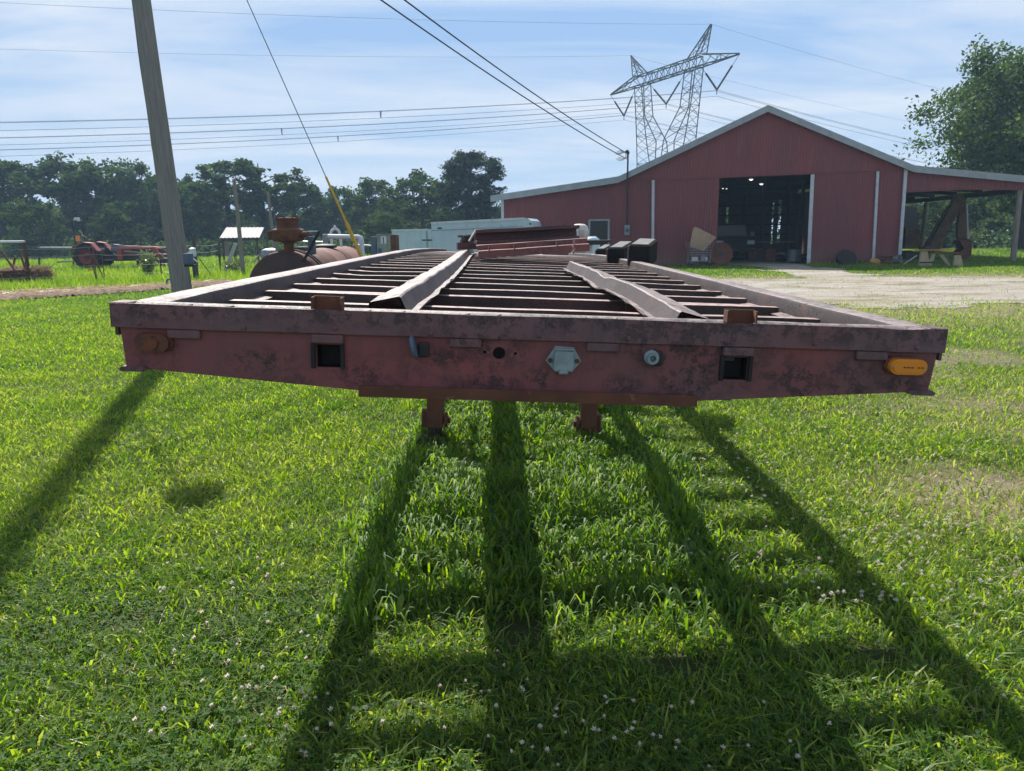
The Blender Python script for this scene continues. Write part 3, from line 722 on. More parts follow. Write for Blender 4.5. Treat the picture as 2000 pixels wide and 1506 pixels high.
# side rails: outer lip, rounded top, inner web and bottom flange; bowed a little
for s in (-1, 1):
    prof = [(-.055, -.085), (-.055, -.004), (-.050, .004), (-.044, .006), (.034, .006), (.043, .003), (.047, -.006), (.050, -.056), (.096, -.062), (.096, -.068), (.042, -.066), (.040, -.012), (.03, -.006), (-.03, -.006), (-.046, -.014), (-.046, -.085)]
    if s > 0: prof = [(-x, z) for x, z in prof][::-1]
    path = []
    for y in np.linspace(-.0, 11.6, 70):
        bow = .022 * sin(min(1, y / 6.5) * pi / 2) - .10 * max(0, (y - 6) / 5.6) ** 1.6
        path.append((y, s * 1.158 + .003 * noise.noise((y * 1.3, s, 0)), T - .008 + bow + .003 * noise.noise((y * 2.2, s, 4))))
    b = MB(); b.sweep(prof, path); n = len(prof)
    b.f.append(tuple(range(n))); b.f.append(tuple(range((len(path) - 1) * n, len(path) * n))[::-1])
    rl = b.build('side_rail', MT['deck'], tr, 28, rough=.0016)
    b = MB(); p2 = [(y, s * 1.2195, dz - .034 + .004 * noise.noise((y * 3, s * 3, 1))) for (y, dx, dz) in path if y > .25]
    b.sweep([(-.003, -.034), (.003, -.034), (.003, .036), (-.003, .036)], p2); b.build('outer_lip', MT['band'], rl)
    MB().cbox(s * 1.19 - .03, s * 1.19 + .025, -.012, .07, T - .069, T + .003, .003).build('corner_cap', MT['band'], tr)
    f = MB(); f.prism([(s * 1.13, T - .183), (s * 1.195, T - .183), (s * 1.205, T - .19), (s * 1.20, T - .198), (s * 1.135, T - .198), (s * 1.12, T - .19)][::s], -.012, .06); f.build('corner_foot', MT['band'], tr)
# lower flange, bent a bit
b = MB(); xs = np.linspace(-.505, .49, 26); vs = []
for x in xs:
    dz = .003 * noise.noise((x * 5, 7, 0))
    vs += [(x, -.03, T - .216 + dz), (x, -.03, T - .249 + dz * .6), (x, .06, T - .249), (x, .06, T - .24), (x, -.022, T - .24 + dz), (x, -.022, T - .216 + dz)]
fs = []
for i in range(len(xs) - 1):
    a = i * 6; c = a + 6
    for k in range(6): fs.append((a + k, a + (k + 1) % 6, c + (k + 1) % 6, c + k))
fs += [tuple(range(6))[::-1], tuple(range(len(vs) - 6, len(vs)))]
b.add(vs, fs).build('lower_flange', MT['rust'], tr)
# pockets, stakes and tabs
for x in (-.597, .603):
    pk_ = MB(); pk_.box(x - .041, x - .036, .012, .09, T - .172, T - .100); pk_.box(x + .036, x + .041, .012, .09, T - .172, T - .1)
    pk_.box(x - .041, x + .041, .09, .095, T - .172, T - .1); pk_.box(x - .036, x + .036, .012, .09, T - .176, T - .172)
    pk_.box(x - .049, x - .037, -.012, -.001, T - .172, T - .098); pk_.box(x + .037, x + .047, -.012, -.001, T - .172, T - .098)
    pk_.box(x - .036, x + .036, .06, .066, T - .172, T - .1); pk_.box(x - .036, x + .036, .012, .06, T - .102, T - .098)
    pk_.build('stake_pocket', MT['black'], tr)  # pocket walls coloured black to paint the shade of the recess
    st = MB(); st.box(x - .044, x + .044, .012, .018, T - .06, T + .038); st.box(x - .044, x - .039, -.02, .012, T + .002, T + .036); st.box(x + .039, x + .044, -.02, .012, T + .002, T + .036)
    st.build('stake', MT['rust'], tr)
    MB().cbox(x - .046, x + .046, -.016, -.001, T - .097, T - .072, .003).build('tab', MT['band'], tr)
for x in (-1.012, -.197, .205, 1.0):
    MB().cbox(x - .047, x + .047, -.014, -.001, T - .097, T - .071, .003).build('tab', MT['band'], tr)
# marker lamps
def pill(x, d, w, h, y0, y1, mat, name, par, n=8):
    r = h / 2; pts = [(x + w / 2 - r + r * cos(t), T - d + r * sin(t)) for t in np.linspace(-pi / 2, pi / 2, n)] + [(x - w / 2 + r + r * cos(t), T - d + r * sin(t)) for t in np.linspace(pi / 2, 1.5 * pi, n)]
    return MB().prism(pts, y0, y1).build(name, mat, par)
ml = pill(1.098, .110, .118, .054, -.012, -.001, MT['rust'], 'marker_lamp', tr); tag(ml, 'clean orange oval lamp')
pill(1.103, .111, .110, .046, -.030, -.012, MT['amber'], 'lens', ml)
pill(1.103, .111, .094, .032, -.034, -.030, MT['amber'], 'lens_face', ml)
for k in range(5): MB().box(1.103 - .018 + k * .011 + (.008 if k > 2 else 0), 1.103 - .011 + k * .011 + (.008 if k > 2 else 0), -.0352, -.0342, T - .1135, T - .1095).build('embossed_mark', MT['amberdirty'], ml)
for dx in (-.049, .049): MB().lathe([(.0035, 0), (.0035, .004)], 8, TR(1.103 + dx, -.029, T - .111) @ RX(pi / 2)).build('screw', MT['grey'], ml)
ml = pill(-1.100, .110, .112, .056, -.010, -.001, MT['rust'], 'marker_lamp', tr); tag(ml, 'dirty brown oval lamp')
pill(-1.100, .110, .100, .052, -.026, -.010, MT['amberdirty'], 'lens', ml)
pill(-1.095, .110, .030, .040, -.030, -.026, MT['amberdirty'], 'lens_rib', ml)
# electrical socket with hinged cover
sx, sd_ = .092, .124
ep = [(sx - .052, T - sd_ - .004), (sx - .024, T - sd_ - .036), (sx + .026, T - sd_ - .036), (sx + .052, T - sd_ - .002), (sx + .028, T - sd_ + .038), (sx - .026, T - sd_ + .040)]
so = MB().prism(ep, -.012, -.001).build('electrical_socket', MT['socket'], tr)
MB().prism([(sx - .026, T - sd_ - .03), (sx + .026, T - sd_ - .03), (sx + .03, T - sd_ - .012), (sx + .027, T - sd_ + .026), (sx - .025, T - sd_ + .028), (sx - .03, T - sd_ - .012)], -.024, -.012).build('socket_cover', MT['socket'], so)
MB().tube([(sx - .026, -.022, T - sd_ + .031), (sx + .027, -.022, T - sd_ + .031)], .005, 8).build('hinge', MT['grey'], so)
MB().cbox(sx - .014, sx + .014, -.026, -.012, T - sd_ - .042, T - sd_ - .03, .003).build('cover_tab', MT['socket'], so)
for dx in (-.040, .040): MB().lathe([(.007, 0), (.007, .006)], 8, TR(sx + dx, -.012, T - sd_ - .002) @ RX(pi / 2)).build('bolt', MT['rust'], so)
# air couplings
gx = -.345
gl = MB().cbox(gx + .012, gx + .044, -.02, -.001, T - .128, T - .085, .004).build('air_coupling', MT['dark'], tr)
MB().lathe([(.030, -.006), (.034, -.003), (.034, .003), (.030, .006)], 18, TR(gx, -.024, T - .098) @ RY(pi / 2 - .25)).build('coupling_disc', MT['bluegrey'], gl)
gx = .352
g2 = MB().cbox(gx + .0, gx + .03, -.016, -.001, T - .132, T - .088, .004).build('air_coupling', MT['dark'], tr)
MB().lathe([(.014, -.02), (.021, -.02), (.022, 0), (.017, .006), (.017, .02), (.0095, .02), (.009, -.0)], 16, TR(gx - .004, -.022, T - .108) @ RX(pi / 2)).build('pipe_fitting', MT['socket'], g2)
# weld beads and bolts along the band
for x in np.arange(-1.12, 1.15, .28):
    MB().lathe([(.0075, 0), (.0075, .004), (.004, .006)], 6, TR(x + rng.uniform(-.02, .02), -.014, T - .055 + rng.uniform(-.004, .004)) @ RX(pi / 2)).build('rivet', MT['band'], tr)
b = MB(); b.tube([(x, -.003 + .002 * noise.noise((x * 40, 0, 0)), T - .0695 + .0012 * noise.noise((x * 55, 3, 0))) for x in np.linspace(-1.15, 1.15, 240)], .0035, 6); b.build('weld_bead', MT['frame'], tr)
# main beams
for s in (-1, 1):
    x = .56 if s > 0 else -.49
    def sec(y0, y1, d0, d1):
        b = MB(); z = T - .10
        for (xa, xb, za, zb, zc, zd) in ((x - .042, x + .042, z - .015, z, z - .015, z), (x - .008, x + .008, z - d0, z - .015, z - d1, z - .015), (x - .042, x + .042, z - d0 - .016, z - d0, z - d1 - .016, z - d1)):
            b.add([(xa, y0, za), (xb, y0, za), (xb, y1, zc), (xa, y1, zc), (xa, y0, zb), (xb, y0, zb), (xb, y1, zd), (xa, y1, zd)], [(0, 3, 2, 1), (4, 5, 6, 7), (0, 1, 5, 4), (1, 2, 6, 5), (2, 3, 7, 6), (3, 0, 4, 7)])
        return b
    b = sec(.013, 1.3, .12, .12); c = sec(1.3, 1.8, .12, .16); d = sec(1.8, 11.5, .16, .22)
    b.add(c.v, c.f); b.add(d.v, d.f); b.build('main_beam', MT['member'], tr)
# cross members: channels between the rails
def channel(x0, x1, y, top=T - .045, h=.11, fl=.055, sag=0.0):
    b = MB(); n = 14; vs = []
    for x in np.linspace(x0, x1, n):
        dz = sag * noise.noise((x * 2.5, y, 0)); dy = sag * noise.noise((x * 2, y, 5))
        vs += [(x, y + dy, top + dz), (x, y + fl + dy, top + dz), (x, y + fl + dy, top - .006 + dz), (x, y + .007 + dy, top - .006 + dz), (x, y + .007 + dy, top - h + .006 + dz), (x, y + fl + dy, top - h + .006 + dz), (x, y + fl + dy, top - h + dz), (x, y + dy, top - h + dz)]
    fs = []
    for i in range(n - 1):
        a = i * 8; c = a + 8
        for k in range(8): fs.append((a + k, c + k, c + (k + 1) % 8, a + (k + 1) % 8))
    fs += [(0, 1, 2, 3), (0, 3, 4, 7), (4, 5, 6, 7)]; fs += [tuple(i + (n - 1) * 8 for i in f)[::-1] for f in fs[-3:]]
    return b.add(vs, fs)
ys = [.28] + [.60 + .425 * i for i in range(26)]
for i, y in enumerate(ys):
    bow = .022 * sin(min(1, y / 6.5) * pi / 2) - .10 * max(0, (y - 6) / 5.6) ** 1.6
    if i == 2:
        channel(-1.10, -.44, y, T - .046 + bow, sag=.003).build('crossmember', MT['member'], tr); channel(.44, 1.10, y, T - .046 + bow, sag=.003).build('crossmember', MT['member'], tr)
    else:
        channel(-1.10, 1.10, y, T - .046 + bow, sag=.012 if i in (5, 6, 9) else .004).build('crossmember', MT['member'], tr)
MB().box(-.155, -.035, .03, .036, T - .15, T - .07).build('hole_shade_backing', MT['black'], tr)  # added black sheet that paints the shade inside the holes
MB().box(-1.09, 1.09, 1.95, 2.01, T - .18, T - .06).build('bolster', MT['member'], tr)
MB().box(-1.09, 1.09, 1.31, 1.385, T - .236, T - .06).build('bolster', MT['member'], tr)
MB().box(-.49, .49, .07, 1.27, T - .2375, T - .222).build('coupler_plate', MT['rust'], tr)
# deck stringers: two bent hat sections lying on the crossmembers
def hat(cx, dxs, y0, y1, kinks, seed, roll, n=46):
    b = MB(); prof = [(-.088, .0), (-.062, .003), (-.050, .058), (-.045, .063), (.045, .063), (.050, .058), (.062, .003), (.088, 0), (.088, -.005), (.055, -.004), (.043, .055), (-.043, .055), (-.055, -.004), (-.088, -.005)]
    prof = [(x * cos(roll) - z * sin(roll), x * sin(roll) + z * cos(roll)) for x, z in prof]
    path = []
    for y in np.linspace(y0, y1, n):
        t = (y - y0) / (y1 - y0); k = kinks(t)
        path.append((y, cx + dxs * t + .006 * noise.noise((y * 3, seed, 0)) + k[0], T - .040 + k[1] + .004 * noise.noise((y * 4, seed, 2))))
    b.sweep(prof, path); m_ = len(prof)
    # torn, wavy flange edges
    for i in range(n):
        for k in (0, 7, 8, 13):
            v = b.v[i * m_ + k]; w_ = noise.noise((v[1] * 6, seed * 3 + k // 4, 1))
            b.v[i * m_ + k] = (v[0] - (.012 * max(0, w_) if k in (7, 8) else -.012 * max(0, w_)), v[1], v[2] + .006 * w_)
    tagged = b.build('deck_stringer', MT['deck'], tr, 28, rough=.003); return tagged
hat(-.45, -.04, .17, 7.2, lambda t: (.02 * sin(t * 5) + .06 * max(0, t - .9) * 10 * (t - .9), .022 * sin(min(1, t * 1.1) * pi / 2) - .15 * max(0, t - .86)), 1.0, radians(13))
hat(.50, -.06, .16, 3.25, lambda t: (.02 * sin(t * 4.2) - .022 * max(0, 1 - abs(t - .48) / .25), .022 * t - .016 * max(0, 1 - abs(t - .5) / .07) - .022 * max(0, 1 - t * 3)), 2.3, radians(-13))
# landing legs
for s in (-1, 1):
    x = .61 * s + .02
    lg = MB().cbox(x - .064, x + .064, 3.52, 3.645, .10, T - .3, .008).build('landing_leg', MT['rust'], tr)
    MB().cbox(x - .052, x + .052, 3.532, 3.633, .03, .14, .006).build('inner_tube', MT['dark'], lg)
    MB().cbox(x - .09, x + .09, 3.49, 3.68, -.0, .04, .01).build('foot', MT['rust'], lg)
    MB().tube([(x - s * .12, 3.58, .16), (x + s * .0, 3.58, .16)], .028, 8).build('axle_stub', MT['rust'], lg)
    MB().lathe([(.06, -.012), (.06, .012)], 10, TR(x - s * .085, 3.58, .16) @ RY(pi / 2)).build('axle_nut', MT['rust'], lg)
    MB().cbox(x + s * .064, x + s * .10, 3.55, 3.62, .10, .24, .006).build('foot_lug', MT['rust'], lg)
    MB().tube([(x, 3.58, .9), (x, 4.6, T - .5)], .03, 8).build('brace', MT['dark'], lg)
MB().tube([(-.6, 3.58, .82), (.62, 3.58, .82)], .022, 8).build('cross_shaft', MT['dark'], tr)
# rear running gear far down the frame
for y in (9.2, 10.45):
    MB().tube([(-.95, y, .52 + .1), (.95, y, .52 + .1)], .06, 10).build('axle', MT['dark'], tr)
    for s in (-1, 1):
        tw = MB().lathe([(.28, -.16), (.5, -.16), (.52, -.12), (.52, .12), (.5, .16), (.28, .16)], 24, TR(s * .98, y, .52) @ RY(pi / 2)).build('wheel', MT['black'], tr)
        MB().lathe([(.1, -.05), (.28, -.12), (.28, .12), (.1, .05)], 18, TR(s * .98, y, .52) @ RY(pi / 2)).build('rim', MT['rust'], tw)
        MB().box(s * .5 - .05, s * .5 + .05, y - .45, y + .45, .68, .9).build('spring_hanger', MT['dark'], tr)

bpy.context.view_layer.update()
TM = tr.matrix_world.copy()
def ontrailer(px, py, zl):
    """pixel -> world point on the plane zl (trailer height, local) """
    n = TM.to_3x3() @ Vector((0, 0, 1)); p0 = TM @ Vector((0, 0, zl)); d = Vector(ray(px, py)); o = Vector((0, 0, EYE))
    return o + d * ((p0 - o).dot(n) / d.dot(n))
MT['timbergrey'] = simple('lit_grey_timber_top', (0.25, 0.25, 0.245), (0.13, 0.13, 0.128), 9, 0.9, stretch=(1, 8, 8), bump=.8, dist=.01)  # lighter grey painting sunlight on the timber tops
# three timbers lying on the deck frame
def timber(px, py, w_, h, L, yaw, label, tiltz=0.0):
    p = ontrailer(px, py, T - .045)
    t = thing('timber', label, 'timber', p, yaw, 'timbers on the trailer')
    t.rotation_euler = (RZ(yaw) @ RY(TILT + tiltz) @ RX(radians(6))).to_euler()
    tb = MB().cbox(0, w_, 0, L, 0, h, .012).build('timber_body', MT['timber'], t, rough=.004)
    MB().cbox(-.012, .0, .01, L - .02, .01, h - .015, .003).build('lit_tone_face', MT['timbertop'], t, rough=.004)  # thin pale slab: sunlit side put in as colour
    MB().cbox(.02, w_ - .02, .02, L - .02, h, h + .008, .003).build('lit_tone_top', MT['timbergrey'], t, rough=.003)  # thin pale slab: sunlit top put in as colour
timber(1226, 523, .200, .215, .5, radians(-19), 'thick black timber with pale lit side, nearest and largest of the three')
timber(1186, 516, .17, .17, .55, radians(-20), 'black timber in the middle of the three on the trailer', -.02)
timber(1163, 504, .12, .12, .45, radians(-20), 'small dark timber, leftmost of the three by the steel stack')
# stack of steel sections lying across the frame
def deckpt(px, py, dz): return ontrailer(px, py, T - .026 + dz)
def lay(name, label, p0, p1, prof, mat, ends=(), roll=0.0, extra=None):
    """a section of profile (x: depth, z: up) running from p0 to p1"""
    d = p1 - p0; L = d.length; yaw = math.atan2(d.y, d.x); pit = math.asin(d.z / L)
    t = thing(name, label, 'steel beam', p0, 0, 'steel sections stacked on the trailer')
    t.rotation_euler = (RZ(yaw) @ RY(-pit) @ RX(roll)).to_euler()
    b = MB(); n = len(prof)
    for x in np.linspace(0, L, 12):
        for (yy, zz) in prof: b.v.append((x, yy, zz + .003 * noise.noise((x * 4, yy * 9, 0))))
    for i in range(11):
        for k in range(n): b.f.append((i * n + k, i * n + (k + 1) % n, (i + 1) * n + (k + 1) % n, (i + 1) * n + k))
    b.f.append(tuple(range(n))[::-1]); b.f.append(tuple(range(11 * n, 12 * n)))
    b.build('beam_section', mat, t); return t
ang = [(0, 0), (.09, 0), (.09, .008), (.012, .05), (.008, .095), (.07, .1), (.07, .107), (0, .103)]
Yf = 7.3
redm = trailer_paint('steel_red_oxide', (0.25, 0.085, 0.075), (0.17, 0.07, 0.07), .5, .3)
redd = trailer_paint('steel_dark_oxide', (0.12, 0.05, 0.048), (0.08, 0.042, 0.042), .4, .3)
def A(px, py, Y): return at(px, py, Y)
t = lay('channel_beam', 'red channel beam lit along its flange, lowest front piece of the steel stack', A(935, 505, 7.0), A(1152, 490, 7.15), [(0, 0), (.012, .0), (.012, .055), (.10, .062), (.10, .068), (.10, .105), (.18, .112), (.18, .12), (.09, .118), (.088, .074), (0, .066)], redm)
for x in (.1, .34, .75): MB().box(x, x + .008, -.0, .09, .06, .1).build('stiffener', MT['rust'], t)
q = at(1120, 476, 7.05)
rg = thing('rope_loop', 'faded pink rope hanging over the red channel beam', 'rope', q)
MB().tube([(0, 0, .03), (.008, -.01, 0), (-.006, -.012, -.03), (.01, -.012, -.05), (-.004, -.014, -.075), (.006, -.012, -.09)], .011, 7).build('rope_strand', simple('pink_rope', (.42, .24, .22), (.3, .15, .14), 40), rg)
lay('wide_beam', 'wide dark red beam on top of the steel stack', A(930, 476, 7.7), A(1130, 466, 7.9), [(-.04, 0), (.15, 0), (.15, .025), (.10, .03), (.10, .10), (.16, .105), (.16, .14), (-.05, .14), (-.05, .106), (.07, .10), (.07, .032), (-.04, .026)], redd)
lay('flat_bar', 'pale edged flat bar leaning at the left end of the steel stack', A(918, 472, 7.62), A(931, 451, 7.66), [(0, 0), (.02, 0), (.02, .014), (0, .014)], MT['plank'])
lay('flange_beam', 'long dark flange beam under the stack, sticking out at the left', A(894, 488, 8.0), A(1120, 481, 8.2), [(-.02, 0), (.14, 0), (.14, .07), (-.02, .075)], redd)
lay('short_bar', 'dark short bar end jutting left from the stack, upper one', A(896, 464, 8.3), A(960, 461, 8.4), [(0, 0), (.06, 0), (.06, .025), (0, .025)], redd)
lay('short_bar', 'dark short bar end jutting left from the stack, lower one', A(902, 474, 8.3), A(960, 471, 8.4), [(0, 0), (.08, 0), (.08, .03), (0, .03)], redd)
lay('thick_bar', 'blackened thick bar in the middle of the stack left end', A(907, 469, 8.15), A(970, 466, 8.3), [(0, 0), (.1, 0), (.1, .05), (0, .05)], MT['dark'])

# ---------------------------------------------------------------- transmission tower and its wires
TX, TY = 23.15, 114.8
TZ = G(TX, TY); ax = Vector((.416, -.909, 0)).normalized()
tyaw = math.atan2(ax.y, ax.x)
tw = thing('transmission_tower', 'tall lattice power transmission tower with twin peaks rising behind the red barn', 'power tower', (TX, TY, TZ), tyaw)
ZB = -TZ     # heights below were measured from z=0
def bar(b, p, q, r=.07): b.tube([p, q], r, 4)
def lattice(b, c0, c1, n, r=.075, rb=.034):
    """four chords from quad c0 to quad c1 with n bays of X bracing"""
    P = [[c0[k].lerp(c1[k], i / n) for k in range(4)] for i in range(n + 1)]
    for k in range(4): bar(b, c0[k], c1[k], r)
    for i in range(n):
        for k in range(4):
            k2 = (k + 1) % 4
            bar(b, P[i][k], P[i + 1][k2], rb)
            if k % 2 == 0 and i % 2 == 0: bar(b, P[i][k2], P[i + 1][k], rb)
            if i % 2: bar(b, P[i + 1][k], P[i + 1][k2], rb)
def quad(u0, u1, z, hv): return [Vector((u0, -hv, z + ZB)), Vector((u1, -hv, z + ZB)), Vector((u1, hv, z + ZB)), Vector((u0, hv, z + ZB))]
for s in (-1, 1):
    b = MB()
    lattice(b, quad(s * 5.0, s * 7.4, 23.7, .65), quad(s * 4.3, s * 6.7, 18.9, .75), 4)
    lattice(b, quad(s * 4.3, s * 6.7, 18.9, .75), quad(s * .9, s * 6.0, 14.8, .95), 3)
    lattice(b, quad(s * .9, s * 6.0, 14.8, .95), quad(s * .6, s * 5.2, 10.5, 1.3), 3)
    lattice(b, quad(s * .6, s * 5.2, 10.5, 1.3), quad(s * 3.4, s * 6.4, TZ, 2.4), 4)
    b.build('mast', MT['towersteel'], tw)
    b = MB()          # outer arm and earth-wire peak
    tip = [Vector((s * 15.25, -.05, 23.7 + ZB)), Vector((s * 15.25, .05, 23.7 + ZB)), Vector((s * 15.25, .05, 23.8 + ZB)), Vector((s * 15.25, -.05, 23.8 + ZB))]
    rt = [Vector((s * 7.4, -.62, 23.7 + ZB)), Vector((s * 7.4, .62, 23.7 + ZB)), Vector((s * 7.4, .5, 25.3 + ZB)), Vector((s * 7.4, -.5, 25.3 + ZB))]
    lattice(b, rt, tip, 4, .09, .045); b.build('cross_arm', MT['towersteel'], tw)
    b = MB()
    pk = Vector((s * 9.5, 0, 28.6 + ZB)); base = [Vector((s * 5.4, -.5, 25.2 + ZB)), Vector((s * 8.2, -.5, 25.3 + ZB)), Vector((s * 8.2, .5, 25.3 + ZB)), Vector((s * 5.4, .5, 25.2 + ZB))]
    lattice(b, base, [pk + Vector((.06 * i, .06 * j, 0)) for i, j in ((-1, -1), (1, -1), (1, 1), (-1, 1))], 4, .08, .04)
    b.build('earth_wire_peak', MT['towersteel'], tw)
b = MB()
lo = [Vector((-7.4, -.62, 23.7 + ZB)), Vector((-7.4, .62, 23.7 + ZB)), Vector((-7.4, .5, 25.1 + ZB)), Vector((-7.4, -.5, 25.1 + ZB))]
lattice(b, lo, [v + Vector((14.8, 0, 0)) for v in lo], 10, .09, .05); b.build('bridge_girder', MT['towersteel'], tw)
UW = {}
for nm, u, z, a0, a1 in (('left', -11.2, 19.9, -15.2, -8.0), ('middle', 0, 20.0, -4.4, 4.4), ('right', 11.2, 20.1, 7.8, 15.2)):
    for a in (a0, a1):
        p, q = Vector((a, 0, 23.6 + ZB)), Vector((u, 0, z + ZB)); b = MB()
        k = p.lerp(q, .30); b.tube([p, k], .03, 4); b.tube([k, q], .13, 6)
        b.build('insulator_string', MT['dark'], tw)
    MB().tube([(u, 0, z + ZB), (u, 0, z - .6 + ZB)], .06, 4).build('clamp', MT['towersteel'], tw)
wdir = Vector((-.909, -.416, 0)); wdir.normalize()
def span(p0, d, L, S, t1, n=40):
    return [p0 + d * t - Vector((0, 0, 4 * S * (t / L) * (1 - t / L))) for t in np.linspace(0, t1, n)]
for nm, u in (('highest on the left side of the sky', 11.2), ('between the other two', 0), ('lowest of the three', -11.2)):
    p = Vector((TX, TY, 0)) + ax * u + Vector((0, 0, 20.0 - .3))
    c = thing('power_line', 'bundled high voltage conductor from the tower, ' + nm, 'power line', p, 0, 'power lines on the tower')
    for k, (du, dz) in enumerate(((-.25, .28), (.25, .28), (0, -.42))):
        b = MB(); off = ax * du + Vector((0, 0, dz))
        b.tube([x - p + off for x in span(p, wdir, 350, 11.1, 150)][::-1] + [x - p + off for x in span(p, -wdir, 350, 12.4, 130)], .021, 4)
        b.build('wire', MT['wire'], c)
    for t in (46, -38) if u else (55,):
        q = span(p, wdir if t > 0 else -wdir, 350, 11.1 if t > 0 else 12.4, abs(t), 2)[-1] - p; b = MB()
        b.tube([q + ax * -.25 + Vector((0, 0, .28)), q + ax * .25 + Vector((0, 0, .28)), q + Vector((0, 0, -.42)), q + ax * -.25 + Vector((0, 0, .28))], .04, 4); b.build('spacer', MT['dark'], c)
for s, nm in ((1, 'higher earth wire running from the right peak of the tower'), (-1, 'lower earth wire running from the left peak of the tower')):
    p = Vector((TX, TY, 28.6)) + ax * 9.5 * s
    b = MB(); b.tube([x - p for x in span(p, wdir, 350, 8.4, 150)][::-1] + [x - p for x in span(p, -wdir, 350, 11.3, 130)], .013, 4)
    o = b.build('earth_wire', MT['wire']); o.location = p; tag(o, nm, 'power line')

# ---------------------------------------------------------------- wooden pole, guy wire, service drops
PB = onground(367, 648); PTOP = at(166, -780, 14.8)
m = NM('pole_wood')
_f = m.noise(14, 6, .65, stretch=(3, 3, .12)); _c = m.mix(m.ramp(_f, .35, .65), (0.29, 0.275, 0.25), (0.19, 0.18, 0.162))
_c = m.mix(m.ramp(m.noise(30, 5, .7, stretch=(4, 4, .06)), .60, .70), _c, (0.05, 0.047, 0.042))
_c = m.mix(m.math('MULTIPLY', m.ramp(m.noise(1.5, 3), .45, .65), .4), _c, (0.20, 0.22, 0.185))
MT['pole'] = m.pbr(_c, .9, 0, m.bump(m.noise(26, 6, .7, stretch=(4, 4, .1)), .9, .02), .2)
d = (PTOP - PB) * 1.38; PL = d.length
pole = thing('utility_pole', 'big weathered wooden utility pole leaning left behind the trailer corner', 'pole', PB)
pole.rotation_euler = d.to_track_quat('Z', 'Y').to_euler()
MB().tube([(0, 0, z) for z in np.linspace(-.3, PL, 24)], [.172 - .0035 * z for z in np.linspace(-.3, PL, 24)], 20).build('pole_shaft', MT['pole'], pole, 60, rough=.004)
cab_ = MB().tube([(.155 - .0033 * z + .006 * sin(z * 3), -.055, z) for z in np.linspace(3.2, PL - .2, 40)], .014, 6).build('ground_cable', MT['cable'], pole)
for z in (1.55, 1.66, 1.76):
    MB().cbox(.015 + .01 * (z - 1.5), .045, -.178, -.164, z - .022, z + .022, .003).build('tag_plate', MT['galv'], pole)
MB().lathe([(.02, 0), (.05, .03), (.055, .08), (.03, .12)], 10, TR(0, 0, PL)).build('insulator', MT['galv'], pole)
gb = onground(380, 985); lz = 8.6; lq = Vector((gb.x + sunv.x / sunv.z * lz, gb.y + sunv.y / sunv.z * lz, lz))
ka = PB.lerp(PTOP, min(.98, lz / PTOP.z)); Ip = (TR(*PB) @ d.to_track_quat('Z', 'Y').to_matrix().to_4x4()).inverted()
MB().tube([Ip @ ka, Ip @ (ka.lerp(lq, .6) + Vector((0, 0, .12))), Ip @ (lq + Vector((0, 0, .1)))], .018, 6).build('lamp_arm', MT['galv'], pole)
MB().lathe([(.05, .14), (.09, .10), (.19, -.02), (.20, -.12), (.05, -.14)], 16, TR(*(Ip @ lq))).build('yard_lamp', MT['grey'], pole)
# meter box on the pole side
bx = thing('electric_box', 'grey electric box fixed on the right side of the wooden pole', 'electric box', at(367, 517, 12.0), 0)
MB().cbox(-.05, .06, -.05, .1, 0, .18, .01).build('box_shell', MT['bluegrey'], bx); MB().cbox(-.04, .10, -.055, .09, -.03, .0, .006).build('box_base', MT['black'], bx)
# guy wire with yellow guard
GA = onground(768, 640, 0.0); g1 = at(668, 348, 13.2)
gd = g1 - GA; top_ = PB.lerp(PTOP, .93)
gw = thing('guy_wire', 'thin steel guy wire with long yellow plastic guard at its lower end', 'guy wire', GA)
MB().tube([(0, 0, 0), top_ - GA], .008, 5).build('wire', MT['wire'], gw)
e2 = (top_ - GA)
k1 = 0.0
# point of the wire that sits at image row 348
for t in np.linspace(0, 1, 400):
    P_ = np.array(GA + e2 * t) - np.array([0, 0, EYE]); wq = P_ @ FW
    if 753 - FPX * (P_ @ UP) / wq < 348: k1 = t; break
MB().tube([e2 * .03, e2 * k1 * .7], .034, 8).build('guy_guard', MT['guard'], gw); MB().tube([e2 * k1 * .7, e2 * k1], .02, 8).build('guard_sleeve', MT['guard'], gw)
# service drops to the barn mast
ms = bpt(cu, -.4, cz - .1)
for (pa, lab, dz) in (((763, 0), 'upper end further left of the two service drop cables to the barn', -.18), ((810, 0), 'right hand one of the two service drop cables to the barn', .05)):
    a = at(pa[0], pa[1], 17.0); e = ms + Vector((0, 0, dz)); a2 = a + (a - e) * .55
    a2.z = a.z + (a.z - e.z) * .66
    b = MB(); pts = []
    for t in np.linspace(0, 1, 30):
        q = a2.lerp(e, t); q.z -= 4 * (.30) * t * (1 - t) - (.30 * .92 * (1 - abs(t - .355) / .6) if False else 0); pts.append(q - e)
    b.tube(pts, .017, 5); o = b.build('service_cable', MT['cable']); o.location = e; tag(o, lab, 'cable', 'service cables')

